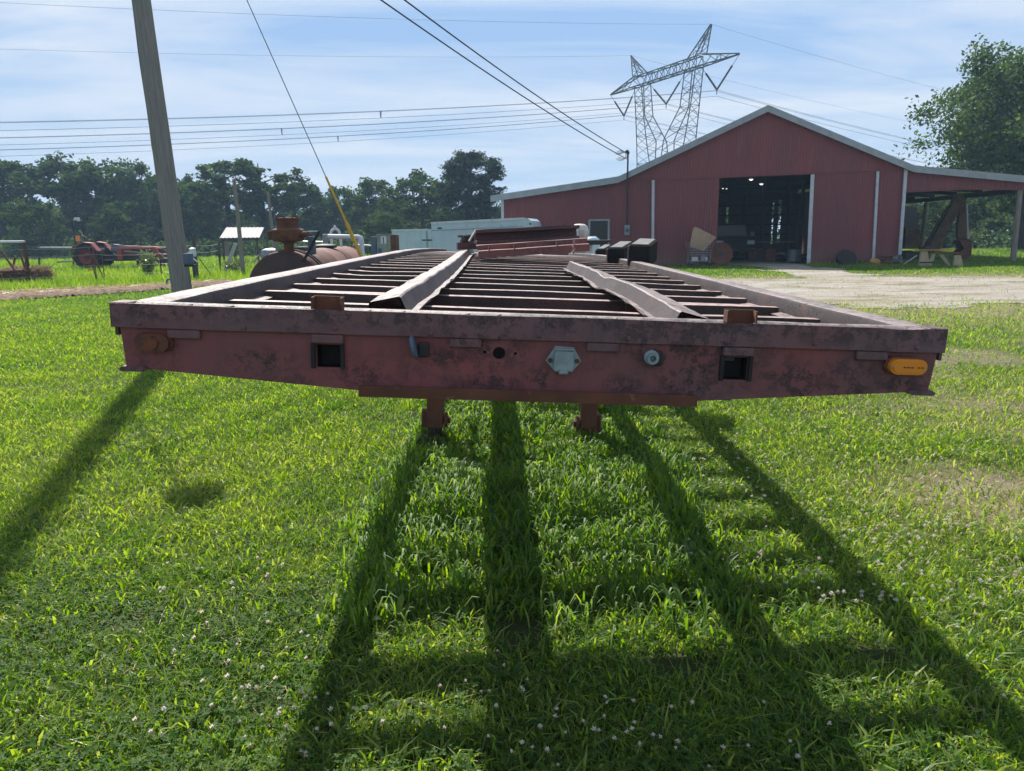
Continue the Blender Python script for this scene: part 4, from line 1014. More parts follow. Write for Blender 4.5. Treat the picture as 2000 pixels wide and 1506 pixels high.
# ---------------------------------------------------------------- wire fence and posts
def gpt(px, py): 
    p = onground(px, py); p.z = G(p.x, p.y); return p
def tposts(b, p, h, lean=(0, 0)):
    b.tube([(0, 0, -.05), (lean[0], lean[1], h)], .022, 6); b.box(-.004, .004, -.04, .02, .1, h * .98)
fence = thing('wire_fence', 'wire fence on rusty steel posts along the field edge', 'fence', gpt(60, 555))
FP = [(-62, 560, 1.45), (60, 555, 1.45), (190, 552, 1.3), (205, 549, 1.15), (316, 543, .75), (385, 542, 1.75), (430, 531, 1.25)]
tops = []
for i, (px, py, h) in enumerate(FP):
    p = gpt(px, py) - fence.location
    b = MB()
    if i == 5:
        b.tube([(0, 0, -.1), (.02, 0, h)], .075, 10); po = b.build('wooden_post', MT['wooddark'], fence); 
    else:
        tposts(b, p, h, (-.18, 0) if i == 2 else (-.35, 0) if i == 3 else (.02, 0)); po = b.build('fence_post', MT['rust'] if i in (2, 3) else MT['dark'], fence)
    po.location = p
    if i != 3: tops.append(p)
for z in (.28, .62, 1.02, 1.3):
    pts = []
    for i in range(len(tops) - 1):
        for t in np.linspace(0, 1, 6)[:-1]:
            q = tops[i].lerp(tops[i + 1], t); q = q + Vector((0, -.02, z - .05 * 4 * t * (1 - t) + (.06 if i % 2 else -.05) * (t - .5))); pts.append(q)
    pts.append(tops[-1] + Vector((0, 0, z)))
    MB().tube(pts, .008, 4).build('fence_wire', MT['galv'], fence)
p = gpt(190, 552); q = MB().cbox(-.2, .02, -.03, .0, -.03, .05, .008).build('yellow_insulator', MT['guard'], fence); q.location = p - fence.location + Vector((-.1, -.04, .52)); q.rotation_euler = (0, radians(-25), 0)
# other posts and planks
def roundpost(px, py, ptx, pty, r, label, cat='post', name='wooden_post', mat='wood', Y=None):
    p = gpt(px, py) if Y is None else Vector((at(px, py, Y).x, Y, 0)); 
    if Y is not None: p.z = G(p.x, p.y)
    t = at(ptx, pty, p.y); o = MB().tube([(0, 0, -.1), (t - p) * .5 + Vector((.01, 0, 0)), t - p], [r, r * .92, r * .8], 10).build(name, MT[mat], None, 50); o.location = p
    return tag(o, label, cat)
roundpost(475, 535, 457, 350, .095, 'tall slim grey wooden post leaning left beside the feed shelter', name='tall_post')
roundpost(539, 520, 523, 374, .09, 'slim broken wooden pole behind the rusty pump head', name='tall_post', Y=40)
roundpost(430, 533, 429, 470, .03, 'thin dark steel post between the wooden post and plank', name='thin_post', mat='dark')
p = gpt(439, 533); t = at(466, 476, p.y + .3)
lp = MB().cbox(-.085, .085, -.015, .015, 0, (t - p).length, .004).build('leaning_plank', MT['plank'], None); lp.location = p
lp.rotation_euler = (radians(4), math.atan2((t - p).x, (t - p).z), 0); tag(lp, 'pale bleached plank leaning against the slim grey post', 'plank')
p = at(372, 497, 30); bag = MB().lathe([(.02, -.02), (.13, .03), (.16, .14), (.12, .27), (.15, .33), (.04, .36)], 12, Matrix.Diagonal((1, .6, 1, 1))).build('plastic_bag', MT['pvc'], None, 50, rough=.05); bag.location = p + Vector((.08, 0, -.1)); tag(bag, 'white plastic bag hanging by the wooden pole at the fence', 'bag')
a, b_ = at(368, 497, 29.5), at(386, 512, 29.6); o = MB().tube([Vector(), b_ - a], .028, 8).build('thin_stick', MT['pvc'], None); o.location = a; tag(o, 'short white stick sloping from the bag to the dark post', 'stick')
p1 = at(377, 512, 29.8); p0 = Vector((p1.x, p1.y, G(p1.x, p1.y))); o = MB().tube([(0, 0, 0), p1 - p0], .05, 8).build('stub_post', MT['dark'], None); o.location = p0; tag(o, 'dark stub post under the white plastic bag', 'post')
a, b_ = at(389, 505, 29.4), gpt(416, 541); o = MB().tube([Vector(), b_ - a], .016, 6).build('brace_wire', MT['rust'], None); o.location = a; tag(o, 'rusty brace rod sloping down from the dark wooden fence post', 'rod')
a = gpt(327, 562); bl = thing('water_hydrant', 'small blue bent water pipe standing left of the wooden pole', 'water pipe', a)
MB().tube([(0, 0, 0), (0, 0, .22), (.03, 0, .27), (.16, 0, .28)], .03, 8).build('pipe', MT['blue'], bl); MB().tube([(.14, 0, .28), (.19, 0, .28)], .04, 8).build('nozzle', MT['blue'], bl)
# feed shelter
p = gpt(452, 517); sh = thing('feed_shelter', 'low feed shelter with ribbed pale metal roof at the field edge', 'shelter', p)
P2 = lambda x, y: at(x, y, p.y) - p
b = MB(); x0, x1 = P2(436, 465), P2(513, 464); y0, y1 = P2(424, 450), P2(500, 450)
n = 40; vs = []
for i in range(n + 1):
    t = i / n; dz = .02 * (i % 4 in (1, 2))
    lo_ = x0.lerp(x1, t); hi_ = y0.lerp(y1, t)
    vs += [(lo_.x, -.6, lo_.z + dz), (hi_.x, 1.5, hi_.z + .18 + dz), (lo_.x, -.6, lo_.z + dz - .02), (hi_.x, 1.5, hi_.z + .16 + dz)]
b.add(vs, [(i * 4 + a_, i * 4 + 4 + a_, i * 4 + 5 + a_, i * 4 + 1 + a_) for i in range(n) for a_ in (0, 2)]); b.build('metal_roof', MT['plank'], sh)
MB().box(x0.x + .05, x1.x - .05, -.52, -.46, x0.z - .16, x0.z - .03).build('beam', MT['wooddark'], sh)
for (x, y, r) in ((x0.x + .12, -.45, .06), (x1.x - .2, -.45, .06), (x0.x + .12, 1.4, .06), (x1.x - .2, 1.4, .06)):
    MB().tube([(x, y, -.1), (x, y, x0.z - .02)], r, 8).build('post', MT['wooddark'], sh)
MB().box(x0.x + .15, x0.x + .45, -.44, -.41, .55, x0.z - .1).build('side_board', MT['wood'], sh)
# hay feeder frame on the left edge
p = gpt(0, 556); hf = thing('hay_feeder', 'rusty steel hay feeder frame with old hay at the left edge', 'hay feeder', p)
Q = lambda x, y, dy=0: at(x, y, p.y + dy) - p
MB().tube([Q(-70, 473), Q(48, 472)], .045, 8).build('top_rail', MT['white'], hf); MB().tube([Q(-70, 471, 1.6), Q(42, 473, 1.6)], .035, 8).build('top_rail', MT['rust'], hf)
for k, (a, c, dy) in enumerate((((47, 473), (52, 528), 0), ((4, 492), (30, 530), 0), ((30, 500), (24, 528), 1.4), ((38, 492), (50, 526), .2), ((46, 474), (58, 526), 1.5), ((-30, 474), (-10, 530), 0))):
    MB().tube([Q(*a, dy), Q(*c, dy)], .04, 6).build('strut', MT['rust'], hf)
MB().tube([Q(-80, 534), Q(46, 529)], .05, 8).build('lower_rail', MT['rust'], hf)
q0, q1 = Q(-90, 534), Q(57, 531)
_n = 3600; _x = rng.uniform(q0.x, q1.x, _n); _y = rng.uniform(.25, 1.5, _n); _top = .66 + .16 * np.sin(_x * 2.1) + .1 * np.sin(_x * 5.3 + 1); _z = _top * rng.uniform(.0, 1, _n) ** .5
_z = _z * .72; _t = rng.uniform(0, 6.28, _n); _l = rng.uniform(.15, .4, _n) * .5; _C = np.stack([_x, _y, _z], -1); _D = np.stack([np.cos(_t) * _l, np.sin(_t) * _l, rng.normal(0, .07, _n)], -1); _W = np.stack([-np.sin(_t) * .012, np.cos(_t) * .012, np.full(_n, .012)], -1)
tag(mob('hay', np_mesh('hay', np.stack([_C - _D - _W, _C + _D - _W, _C + _D + _W, _C - _D + _W], 1).reshape(-1, 3), np.arange(4 * _n).reshape(_n, 4), np.repeat(rng.uniform(0, .3, _n), 4)), hf, MT['straw']), kind='stuff')
b = MB()
for i in range(0):
    t = i / 25; x = q0.x + (q1.x - q0.x) * t
    for j in range(3):
        b.add([(x + rng.normal(0, .15) + cos(k) * rng.uniform(.18, .4), .6 + j * .4 + sin(k) * .35, z * (.62 + rng.uniform(-.1, .16))) for k in np.linspace(0, 5.2, 6) for z in (0.02, 1)],
              [(2 * k, (2 * k + 2) % 12, (2 * k + 3) % 12, 2 * k + 1) for k in range(6)] + [tuple(2 * k + 1 for k in range(6))])
MB().prism([(q0.x, 0), (q1.x - .1, 0), (q1.x - .25, .5), (q0.x, .55)], .35, 1.4).build('hay_core', MT['hay'], hf)
for x in (q0.x + .4, q1.x - .1):
    MB().box(x - .05, x + .05, .1, .2, -.05, .5).build('leg', MT['rust'], hf)
# pipe rail beyond
p = gpt(110, 524); pr = thing('pipe_rail', 'long pale pipe rail on posts behind the fence by the tractor', 'rail', p)
Q = lambda x, y: at(x, y, p.y) - p
MB().tube([Q(74, 484), Q(141, 484)], .05, 8).build('rail', MT['galv'], pr)
for x in (76, 143): MB().tube([Q(x, 480), Vector((Q(x, 520).x, 0, -.05))], .05, 8).build('post', MT['dark'], pr)
for x0_, x1_, y, lab in ((538, 636, 470.5, 'white horizontal rail behind the rusty pump head'), (690, 735, 478, 'short white rail left of the numbered fuel pump')):
    a = at(x0_, y, 30); c = at(x1_, y + 2.5, 30); a0 = Vector((a.x, a.y, G(a.x, a.y)))
    r_ = thing('white_rail', lab, 'rail', a0)
    MB().tube([a - a0, c - a0], .032, 8).build('rail', MT['pvc'], r_)
    for q in (a, c): MB().tube([Vector((q.x - a0.x, 0, -.05)), q - a0 + Vector((0, .04, .05))], .04, 8).build('post', MT['wood'], r_)

# ---------------------------------------------------------------- tractor
def wheel(name, R, W, par, loc, hubmat, lugs=18, rim=.60):
    o = MB()
    o.lathe([(R * rim, -W / 2), (R * .93, -W / 2), (R * .97, -W * .36), (R * .97, W * .36), (R * .93, W / 2), (R * rim, W / 2)], 32, RX(pi / 2), ring=True)
    for k in range(lugs):
        for s in (-1, 1):
            o.box(-.03, .03, -.5 * W * (s < 0), .5 * W * (s > 0), R * .95, R * 1.02, RY(2 * pi * (k + .5 * (s > 0)) / lugs) @ TR(0, 0, 0) @ RZ(s * .5))
    t = o.build(name, MT['tread'], par, 35); t.location = loc
    MB().lathe([(.06, -.03), (R * rim * .55, -W * .05), (R * rim, -W * .42), (R * rim * 1.02, -W * .46), (R * rim * 1.02, W * .46), (R * rim, W * .42), (R * rim * .55, W * .05), (.06, .03)], 24, RX(pi / 2)).build('rim', hubmat, t, 40)
    MB().lathe([(.05, -W * .3), (.12, -W * .28), (.12, W * .28), (.05, W * .3)], 12, RX(pi / 2)).build('hub', MT['dark'], t)
    return t
p = gpt(187, 525); tk = thing('tractor', 'orange red farm tractor with front loader parked in the field', 'tractor', p, radians(4))
sc = p.y * 1.0 / FPX
tx = lambda px: (px - 187) * sc * 1.01
tz = lambda py: (524 - py) * sc
for s in (-1, 1):
    wheel('rear_wheel', .69, .42, tk, (0, s * .75, .69), MT['tractor'], rim=.56)
    wheel('front_wheel', .40, .28, tk, (tx(288), s * .66, .40), MT['tractor'], 14)
    MB().prism([(-.62, .95), (-.45, 1.30), (-.05, 1.47), (.35, 1.42), (.68, .98), (.60, .95), (.3, 1.36), (-.05, 1.41), (-.42, 1.24), (-.55, .95)], s * .75 - .24, s * .75 + .24).build('fender', MT['tractor'], tk)
    MB().tube([(tx(165), s * .55, 1.0), (tx(163.5), s * .52, tz(433))], .038, 8).build('rollbar_post', MT['dark'], tk)
    la = MB().prism([(tx(232), 1.02), (tx(243), 1.22), (tx(306), 1.18), (tx(322), .62), (tx(325), .3), (tx(317), .3), (tx(311), .62), (tx(300), 1.05), (tx(245), 1.08)], s * .52 - .035, s * .52 + .035).build('loader_arm', MT['tractor'], tk)
    MB().tube([(tx(250), s * .52, .95), (tx(300), s * .52, .82)], .035, 8).build('hydraulic_ram', MT['galv'], la)
    MB().box(tx(238), tx(247), s * .52 - .05, s * .52 + .05, .5, 1.15).build('loader_tower', MT['tractor'], tk)
    MB().cbox(-.45, -.38, s * .6 - .05, s * .6 + .05, 1.5, 1.62, .01).build('tail_lamp', MT['amber'], tk)
MB().tube([(tx(163.5), -.52, tz(433)), (tx(163.5), .52, tz(433))], .04, 8).build('rollbar_top', MT['dark'], tk)
MB().cbox(tx(160), tx(168), -.1, .1, tz(434), tz(427), .02).build('beacon', MT['white'], tk)
MB().cbox(tx(167), tx(174), -.62, -.5, tz(471), tz(461), .015).build('amber_lamp', MT['amber'], tk)
MB().tube([(tx(174), -.5, tz(470)), (tx(178), -.5, tz(459)), (tx(186), -.5, tz(465))], .025, 6).build('lamp_arm', MT['galv'], tk)
MB().prism([(tx(236), .72), (tx(310), .72), (tx(312), 1.0), (tx(306), 1.17), (tx(243), 1.24), (tx(236), 1.1)], -.33, .33).build('hood', MT['tractor'], tk)
for s in (-1, 1): MB().prism([(tx(258), .86), (tx(300), .84), (tx(302), .98), (tx(262), 1.06)], s * .334 - .004, s * .334 + .004).build('hood_vent', MT['dark'], tk)
MB().cbox(tx(309), tx(313), -.3, .3, .72, 1.08, .01).build('grille', MT['dark'], tk)
MB().cbox(tx(200), tx(310), -.22, .22, .42, .74, .03).build('engine_chassis', MT['dark'], tk)
MB().cbox(-.35, tx(205), -.3, .3, .5, .95, .04).build('rear_axle_case', MT['dark'], tk)
MB().cbox(tx(182), tx(205), -.27, .27, .98, 1.10, .04).build('seat', MT['black'], tk)
MB().prism([(tx(180), 1.08), (tx(186), 1.08), (tx(183), 1.55), (tx(178), 1.52)], -.25, .25).build('seat_back', MT['black'], tk)
MB().prism([(tx(222), .95), (tx(240), .95), (tx(236), 1.3), (tx(226), 1.33)], -.26, .26).build('dash_cowl', MT['bluegrey'], tk)
MB().tube([(tx(226), 0, 1.3), (tx(220), 0, 1.45)], .02, 6).build('steering_column', MT['dark'], tk)
MB().lathe([(.17, -.012), (.185, 0), (.17, .012)], 16, TR(tx(219.5), 0, 1.46) @ RY(radians(-28))).build('steering_wheel', MT['black'], tk)
MB().tube([(tx(272), .2, 1.2), (tx(272), .2, 1.55)], .03, 8).build('exhaust', MT['dark'], tk)
MB().box(tx(205), tx(228), -.55, .55, .45, .5).build('foot_step', MT['dark'], tk)
MB().cbox(tx(315), tx(333), -.8, .8, .12, .55, .02).build('loader_bucket', MT['dark'], tk)
MB().tube([(tx(162), -.2, .45), (tx(128), -.2, .42)], .04, 6).build('hitch_arm', MT['galv'], tk); MB().tube([(tx(162), .2, .45), (tx(128), .2, .42)], .04, 6).build('hitch_arm', MT['galv'], tk)
MB().box(tx(126), tx(131), -.5, .5, .38, .45).build('tool_bar', MT['dark'], tk)
# leafy bush by the fence
# ---------------------------------------------------------------- rusty tank with pump head
c0 = at(553, 500, 13.2); tkx = c0.x
tank = thing('rusty_tank', 'long rusty cylindrical tank lying beyond the trailer', 'tank', (tkx, 13.2, G(tkx, 13.2)), radians(2.0))
R = .66; L = 5.6; zc_ = .72
prof = [(.001, -.16), (.25, -.145), (.45, -.10), (.58, -.045), (.645, .0)]
MB().lathe(prof, 40, TR(0, 0, zc_) @ RX(-pi / 2)).build('end_cap', MT['tankdark'], tank, 60)
MB().lathe([(.645, .0), (R, .02), (R, 2.2), (R + .006, 2.22), (R, 2.24), (R, 4.0), (R + .006, 4.02), (R, 4.04), (R, L), (.5, L + .12), (.1, L + .17)], 48, TR(0, 0, zc_) @ RX(-pi / 2)).build('tank_shell', MT['tank'], tank, 40)
for y in (.42, .62): MB().lathe([(R + .002, y - .03), (R + .022, y - .03), (R + .022, y + .03), (R + .002, y + .03)], 48, TR(0, 0, zc_) @ RX(-pi / 2)).build('strap', MT['black'], tank)
for y in (.9, 4.6): MB().prism([(-.5, -.05), (.5, -.05), (.42, .3), (.2, .12), (-.2, .12), (-.42, .3)], y, y + .12).build('saddle', MT['rust'], tank)
MB().cbox(-.03, .16, .85, 1.5, zc_ + R - .02, zc_ + R + .06, .02).build('top_bracket', MT['dark'], tank)
MB().lathe([(.25, 0), (.27, .02), (.27, .06), (.06, .09)], 18, TR(.0, 3.5, zc_ + R - .01)).build('manhole', MT['dark'], tank)
q = TM  # (kept for clarity: the tank stands on the ground, not on the trailer)
ph = thing('pump_head', 'dark rusted pump head standing on top of the tank', 'pump', (tkx + .09, 13.28, zc_ + R + G(tkx, 13.2) - .02), 0)
MB().lathe([(.09, -.04), (.085, .14), (.12, .16), (.12, .18)], 16).build('neck', MT['rust'], ph)
MB().lathe([(.14, .17), (.25, .19), (.27, .22), (.27, .38), (.24, .40), (.20, .41)], 22).build('body', MT['rust'], ph, 40, rough=.006)
MB().lathe([(.185, .41), (.185, .55), (.20, .555), (.20, .585), (.17, .59), (.17, .56)], 22).build('crown_ring', MT['rust'], ph, 40, rough=.006)
for k in range(8): MB().lathe([(.014, 0), (.014, .03)], 6, TR(.185 * cos(k * pi / 4), .185 * sin(k * pi / 4), .585)).build('bolt', MT['rust'], ph)
MB().cbox(-.34, -.2, -.1, .1, .22, .38, .02).build('side_port', MT['rust'], ph); MB().tube([(.2, -.05, .30), (.38, -.1, .31)], .05, 10).build('outlet_pipe', MT['rust'], ph)
MB().tube([(.30, -.1, .345), (.56, -.1, .35)], .014, 6).build('lever', MT['galv'], ph)
MB().tube([(.57, -.1, .35), (.50, -.13, .22), (.40, -.18, .02), (.30, -.25, -.16)], .026, 8).build('hose', MT['black'], ph)
MB().cbox(.32, .43, .05, .2, -.05, .27, .015).build('motor_box', MT['bluegrey'], ph)
fu = thing('funnel', 'grey dented metal hood resting on the left shoulder of the tank', 'hood', (tkx - .30, 13.35, zc_ + .58 + G(tkx, 13.2)), .5)
MB().lathe([(.17, 0), (.15, .05), (.08, .13), (.03, .16), (.0015, .17)], 14, RY(-.9) @ TR(0, 0, -.02)).build('funnel_shell', MT['grey'], fu, 50, rough=.01); MB().tube([(-.16, 0, .02), (-.28, -.05, -.1)], .015, 6).build('spout', MT['galv'], fu)
# white plumbing over the tank
v0 = at(641, 462, 17); vb = at(706, 463, 17); q0 = Vector((vb.x, 17, G(vb.x, 17)))
pp = thing('white_pipe', 'white plastic pipe running over the tank and down beside it', 'pipe', q0)
MB().tube([(0, 0, 0), (0, 0, vb.z - q0.z - .06), (-.02, 0, vb.z - q0.z - .015), (-.06, 0, vb.z - q0.z), (v0.x - vb.x, 0, v0.z - q0.z)], .052, 12).build('pipe_run', MT['pvc'], pp, 50)
MB().lathe([(.07, -.05), (.07, .05)], 12, TR(-.02, 0, vb.z - q0.z - .1)).build('elbow_collar', MT['pvc'], pp)
MB().cbox(v0.x - vb.x - .12, v0.x - vb.x - .02, -.06, .06, v0.z - q0.z - .18, v0.z - q0.z + .06, .02).build('valve_body', MT['grey'], pp)
u = at(656, 447, 18.5); u0_ = at(656, 476, 18.5)
vp = thing('vent_cap', 'white curved vent pipe with pointed top above the tank', 'vent', u0_)
h = u.z - u0_.z
MB().tube([(-.09, 0, -.2)] + [(-.0 + .11 * cos(t), 0, h * .62 + .11 * sin(t) * 1.2) for t in np.linspace(pi, 0, 10)] + [(.12, 0, h * .35), (.13, 0, -.05)], .033, 10).build('vent_pipe', MT['pvc'], vp, 50)
MB().lathe([(.05, 0), (.03, .07), (.005, .1)], 10, TR(0, 0, h * .62 + .13)).build('vent_tip', MT['pvc'], vp)
# numbered fuel pump
p = at(749, 500, 25); p.z = G(p.x, 25); fp = thing('fuel_pump', 'old fuel pump cabinet marked 1 between the tank and white trailers', 'fuel pump', p)
hz = at(749, 458, 25).z - p.z
X = lambda px: at(px, 480, 25).x - p.x
MB().cbox(X(736), X(763), -.0, .45, 0, hz, .015).build('cabinet', MT['beige'], fp)
MB().cbox(X(763) + .003, X(776), .03, .46, 0, hz - .01, .02).build('side_housing', MT['rust'], fp)
MB().cbox(X(724), X(735) - .003, .05, .4, 0, hz - .06, .015).build('side_panel', MT['bluegrey'], fp)
MB().box(X(744), X(755), -.006, -.001, hz - .30, hz - .06).build('number_plate', MT['white'], fp)
n1 = MB(); cx_ = X(749.5); n1.box(cx_ - .016, cx_ + .016, -.010, -.007, hz - .27, hz - .09); n1.prism([(cx_ - .055, hz - .14), (cx_ - .016, hz - .12), (cx_ - .016, hz - .09)], -.010, -.007); n1.box(cx_ - .045, cx_ + .045, -.010, -.007, hz - .285, hz - .27)
n1.build('digit_one', MT['blue'], fp)
MB().box(X(738), X(745), -.01, -.001, hz - .62, hz - .45).build('meter_window', MT['blue'], fp)
MB().box(X(736), X(763), -.02, .47, hz, hz + .02).build('cabinet_cap', MT['galv'], fp)
# two white box trailers
def boxtrailer(A0, B0, name, label, hbot, rounded, group='white box trailers behind the tank'):
    """A0, B0: top corners of the side that faces us"""
    L = (Vector((B0.x, B0.y, 0)) - Vector((A0.x, A0.y, 0))).length; yaw = math.atan2(B0.y - A0.y, B0.x - A0.x)
    t = thing(name, label, 'box trailer', (A0.x, A0.y, G(A0.x, A0.y)), yaw, group)
    if rounded: t.rotation_euler = (RZ(yaw) @ RY(radians(-1.8))).to_euler()
    h = A0.z - t.location.z
    W_ = 2.0
    outl = [(0, hbot), (L, hbot), (L, h - .28), (L - .05, h - .12), (L - .16, h - .02), (L - .3, h), (0, h)] if rounded else [(0, hbot), (L, hbot), (L, h), (0, h)]
    bd = MB().prism(outl, 0, W_).build('trailer_body', MT['trailerwhite'], t)
    MB().box(.0, L - .3, -.025, -.002, h - .06, h + .015).build('top_rail', MT['white'], t)
    for x in np.arange(.02, L - .25, 1.15): MB().box(x, x + .03, -.012, -.002, hbot + .05, h - .06).build('seam_strip', MT['trailerwhite'], t)
    if rounded:
        MB().box(0, L - .35, -.016, -.003, h - .32, h - .29).build('stripe_moulding', MT['galv'], t)
        MB().cbox(L * .62, L * .80, -.02, -.003, h - .62, h - .42, .01).build('side_window', MT['dark'], t)
        MB().cbox(L - .11, L - .05, -.03, -.003, h - .26, h - .19, .008).build('clearance_lamp', MT['amberdirty'], t)
        MB().cbox(.25, .42, -.018, -.003, h - .26, h - .20, .005).build('vent', MT['dark'], t)
    else:
        MB().cbox(L * .78, L + .15, -.03, -.003, h - .52, h - .46, .006).build('latch_bar', MT['dark'], t)
        MB().tube([(L * .9, -.03, h * .5), (L * .9, -.03, h - .1)], .02, 6).build('door_rod', MT['grey'], t)
    for x in (L * .35, L * .55):
        wv = MB().lathe([(.15, -.1), (.33, -.1), (.35, -.07), (.35, .07), (.33, .1), (.15, .1)], 18, TR(x, .12, .34) @ RX(pi / 2)).build('wheel', MT['black'], t)
        MB().lathe([(.16, -.105), (.05, -.11), (.05, .11), (.16, .105)], 14, TR(x, .12, .34) @ RX(pi / 2)).build('rim', MT['galv'], wv)
    MB().prism([(L * .22, hbot), (L * .68, hbot), (L * .66, hbot + .15), (L * .24, hbot + .15)], -.06, -.003).build('fender', MT['galv'], t)
    MB().tube([(L, 1.0, hbot + .05), (L + 1.1, 1.0, hbot + .02)], .05, 6).build('tow_bar', MT['dark'], t)
    return t
boxtrailer(at(845, 434.5, 29.0), at(1043, 424, 28.2), 'cargo_trailer', 'longer white cargo trailer with rounded front end before the barn', .5, True)
boxtrailer(at(765, 449, 36.5), at(842, 446.5, 34.2), 'box_trailer', 'shorter pale blue box trailer beside the fuel pump', .5, False)
# rounded white tank, pale lid and dark hopper behind the steel stack
p = at(1132, 470, 14.6); p.z = G(p.x, p.y); hz = at(1132, 437, 14.6).z - p.z
wt = thing('plastic_tank', 'white rounded plastic tank stained tan, behind the steel stack', 'plastic tank', p)
MB().lathe([(.16, 0), (.17, .02), (.165, hz - .34), (.15, hz - .30), (.175, hz - .24), (.18, hz - .14), (.15, hz - .05), (.09, hz - .008), (.002, hz)], 26).build('tank_body', simple('tank_plastic', (.60, .56, .50), (.48, .40, .31), 4, .5, lo=.45, hi=.6), wt, 50)
MB().cbox(-.10, -.04, -.185, -.16, hz - .3, hz - .12, .01).build('spout', MT['white'], wt)
p = at(1155, 470, 15.5); p.z = G(p.x, p.y); hz = at(1155, 462, 15.5).z - p.z
bl = thing('plastic_barrel', 'pale blue white barrel top right of the plastic tank', 'barrel', p)
MB().lathe([(.16, 0), (.18, .1), (.18, hz - .12), (.16, hz - .05), (.10, hz - .01), (.002, hz)], 22).build('barrel_body', MT['trailerwhite'], bl, 50)
MB().lathe([(.03, hz - .015), (.03, hz + .01)], 10, TR(.07, 0, 0)).build('bung', MT['white'], bl)
p = at(1160, 490, 14.2); p.z = G(p.x, p.y); hz = at(1160, 469, 14.2).z - p.z
hp = thing('feed_trough', 'flat dark steel trough standing on one leg behind the timbers', 'trough', p)
MB().prism([(-.30, hz), (.33, hz), (.18, hz - .085), (-.14, hz - .085)], -.2, .2).build('pan', MT['dark'], hp)
MB().tube([(-.08, 0, -.05), (-.08, 0, hz - .07)], .05, 8).build('leg', MT['pvc'], hp); MB().cbox(-.3, .15, -.2, .2, -.02, .05, .01).build('base', MT['dark'], hp)

MT['shadedyellow'] = simple('shaded_grimy_yellow', (0.17, 0.10, 0.035), (0.07, 0.045, 0.028), 3, 0.75, c3=(.04, .03, .025), s3=9, l3=.5, h3=.65)  # mottled yellow, darkened in colour for the deep shade under the lean-to
# ---------------------------------------------------------------- lean-to: excavator, stand, scrap
def bq(px, py, y): return bpt(*[onbarn(px, py, y)[0], y])
def L2(px, py, y): u, z = onbarn(px, py, y); return u, z
y0 = 3.2; ux, _ = L2(1835, 500, y0)
exv = thing('excavator', 'dirty yellow excavator parked under the right lean-to roof', 'excavator', bpt(ux, y0, .0), BYAW)
def EP(px, py): u, z = L2(px, py, y0); return (u - ux, z)
gxx = .12
MB().prism([EP(1796, 487), EP(1812, 478), EP(1866, 382), EP(1862, 378), EP(1878, 378), EP(1884, 392), EP(1872, 408), EP(1832, 490), EP(1815, 495)], -.16, .16).build('boom', MT['shadedyellow'], exv)
MB().prism([EP(1874, 380), EP(1884, 386), EP(1885, 470), EP(1874, 478), EP(1868, 462)], -.11, .11).build('stick_arm', MT['shadedyellow'], exv)
a, c = EP(1887, 398), EP(1889, 468); MB().tube([(a[0], -.05, a[1]), (c[0], -.05, c[1])], .045, 8).build('hydraulic_ram', MT['galv'], exv)
a, c = EP(1808, 478), EP(1852, 404); MB().tube([(a[0] - .1, -.2, a[1]), (c[0] - .1, -.2, c[1])], .05, 8).build('hydraulic_ram', MT['dark'], exv)
MB().prism([EP(1868, 470), EP(1886, 466), EP(1891, 480), EP(1890, 498), EP(1882, 506), EP(1870, 505), EP(1868, 492), EP(1876, 486)], -.35, .35).build('bucket', MT['rust'], exv)
for k in range(4): a = EP(1868, 504); MB().prism([(a[0] - .02, a[1] - .05), (a[0] + .08, a[1]), (a[0], a[1] + .04)], -.3 + .17 * k, -.22 + .17 * k).build('bucket_tooth', MT['dark'], exv)
MB().prism([EP(1770, 486), EP(1800, 486), EP(1806, 462), EP(1796, 446), EP(1772, 444)], .2, 2.0).build('engine_house', MT['shadedyellow'], exv)
MB().prism([EP(1772, 446), EP(1806, 450), EP(1802, 404), EP(1776, 402)], .6, 1.7).build('cab', MT['glass'], exv)
for s in (.1, 1.7): MB().cbox(EP(1766, 500)[0], EP(1818, 500)[0], s, s + .45, -.18, .42, .12).build('track', MT['dark'], exv)
# trapezoid-legged stand in front of the lean-to
pL = onground(1806, 526); y1 = 1.6
pS = bq(1836, 525, -2.2); sd2 = thing('steel_stand', 'cream steel stand with two tapered plate legs before the lean-to', 'stand', (pS.x, pS.y, G(pS.x, pS.y)), BYAW)
us = onbarn(1836, 525, -2.2)[0]; dz0 = BZ - G(pS.x, pS.y)
def SP(px, py): u, z = onbarn(px, py, -2.2); return (u - us, z + dz0)
MB().prism([SP(1793, 526), SP(1815, 525), SP(1810, 491), SP(1797, 490)], -.1, .02).build('plate_leg', simple('cream_paint', (.48, .42, .27), (.38, .31, .18), 4, c3=(.2, .13, .08), s3=9), sd2)
MB().prism([SP(1853, 533), SP(1877, 532), SP(1868, 498), SP(1857, 498)], -.35, -.22).build('plate_leg', bpy.data.materials['cream_paint'], sd2)
for a, c in (((1812, 520), (1822, 496)), ((1836, 497), (1856, 525))):
    a, c = SP(*a), SP(*c); MB().prism([(a[0] - .08, a[1]), (a[0] + .08, a[1]), (c[0] + .06, c[1]), (c[0] - .06, c[1])], -.12, -.04).build('brace', bpy.data.materials['cream_paint'], sd2)
a, c = SP(1786, 490), SP(1860, 491); MB().cbox(a[0], c[0], -.16, .04, a[1], a[1] + .05, .01).build('top_beam', MT['yellow'], sd2)
a, c = SP(1817, 493), SP(1866, 497); MB().prism([(a[0], a[1]), (c[0], c[1]), (c[0], c[1] + .10), (a[0], a[1] + .07)], -.36, -.18).build('top_channel', MT['rust'], sd2)
MB().box(SP(1793, 520)[0], SP(1818, 520)[0], -.14, -.11, .12, .17).build('foot_rail', MT['dark'], sd2)
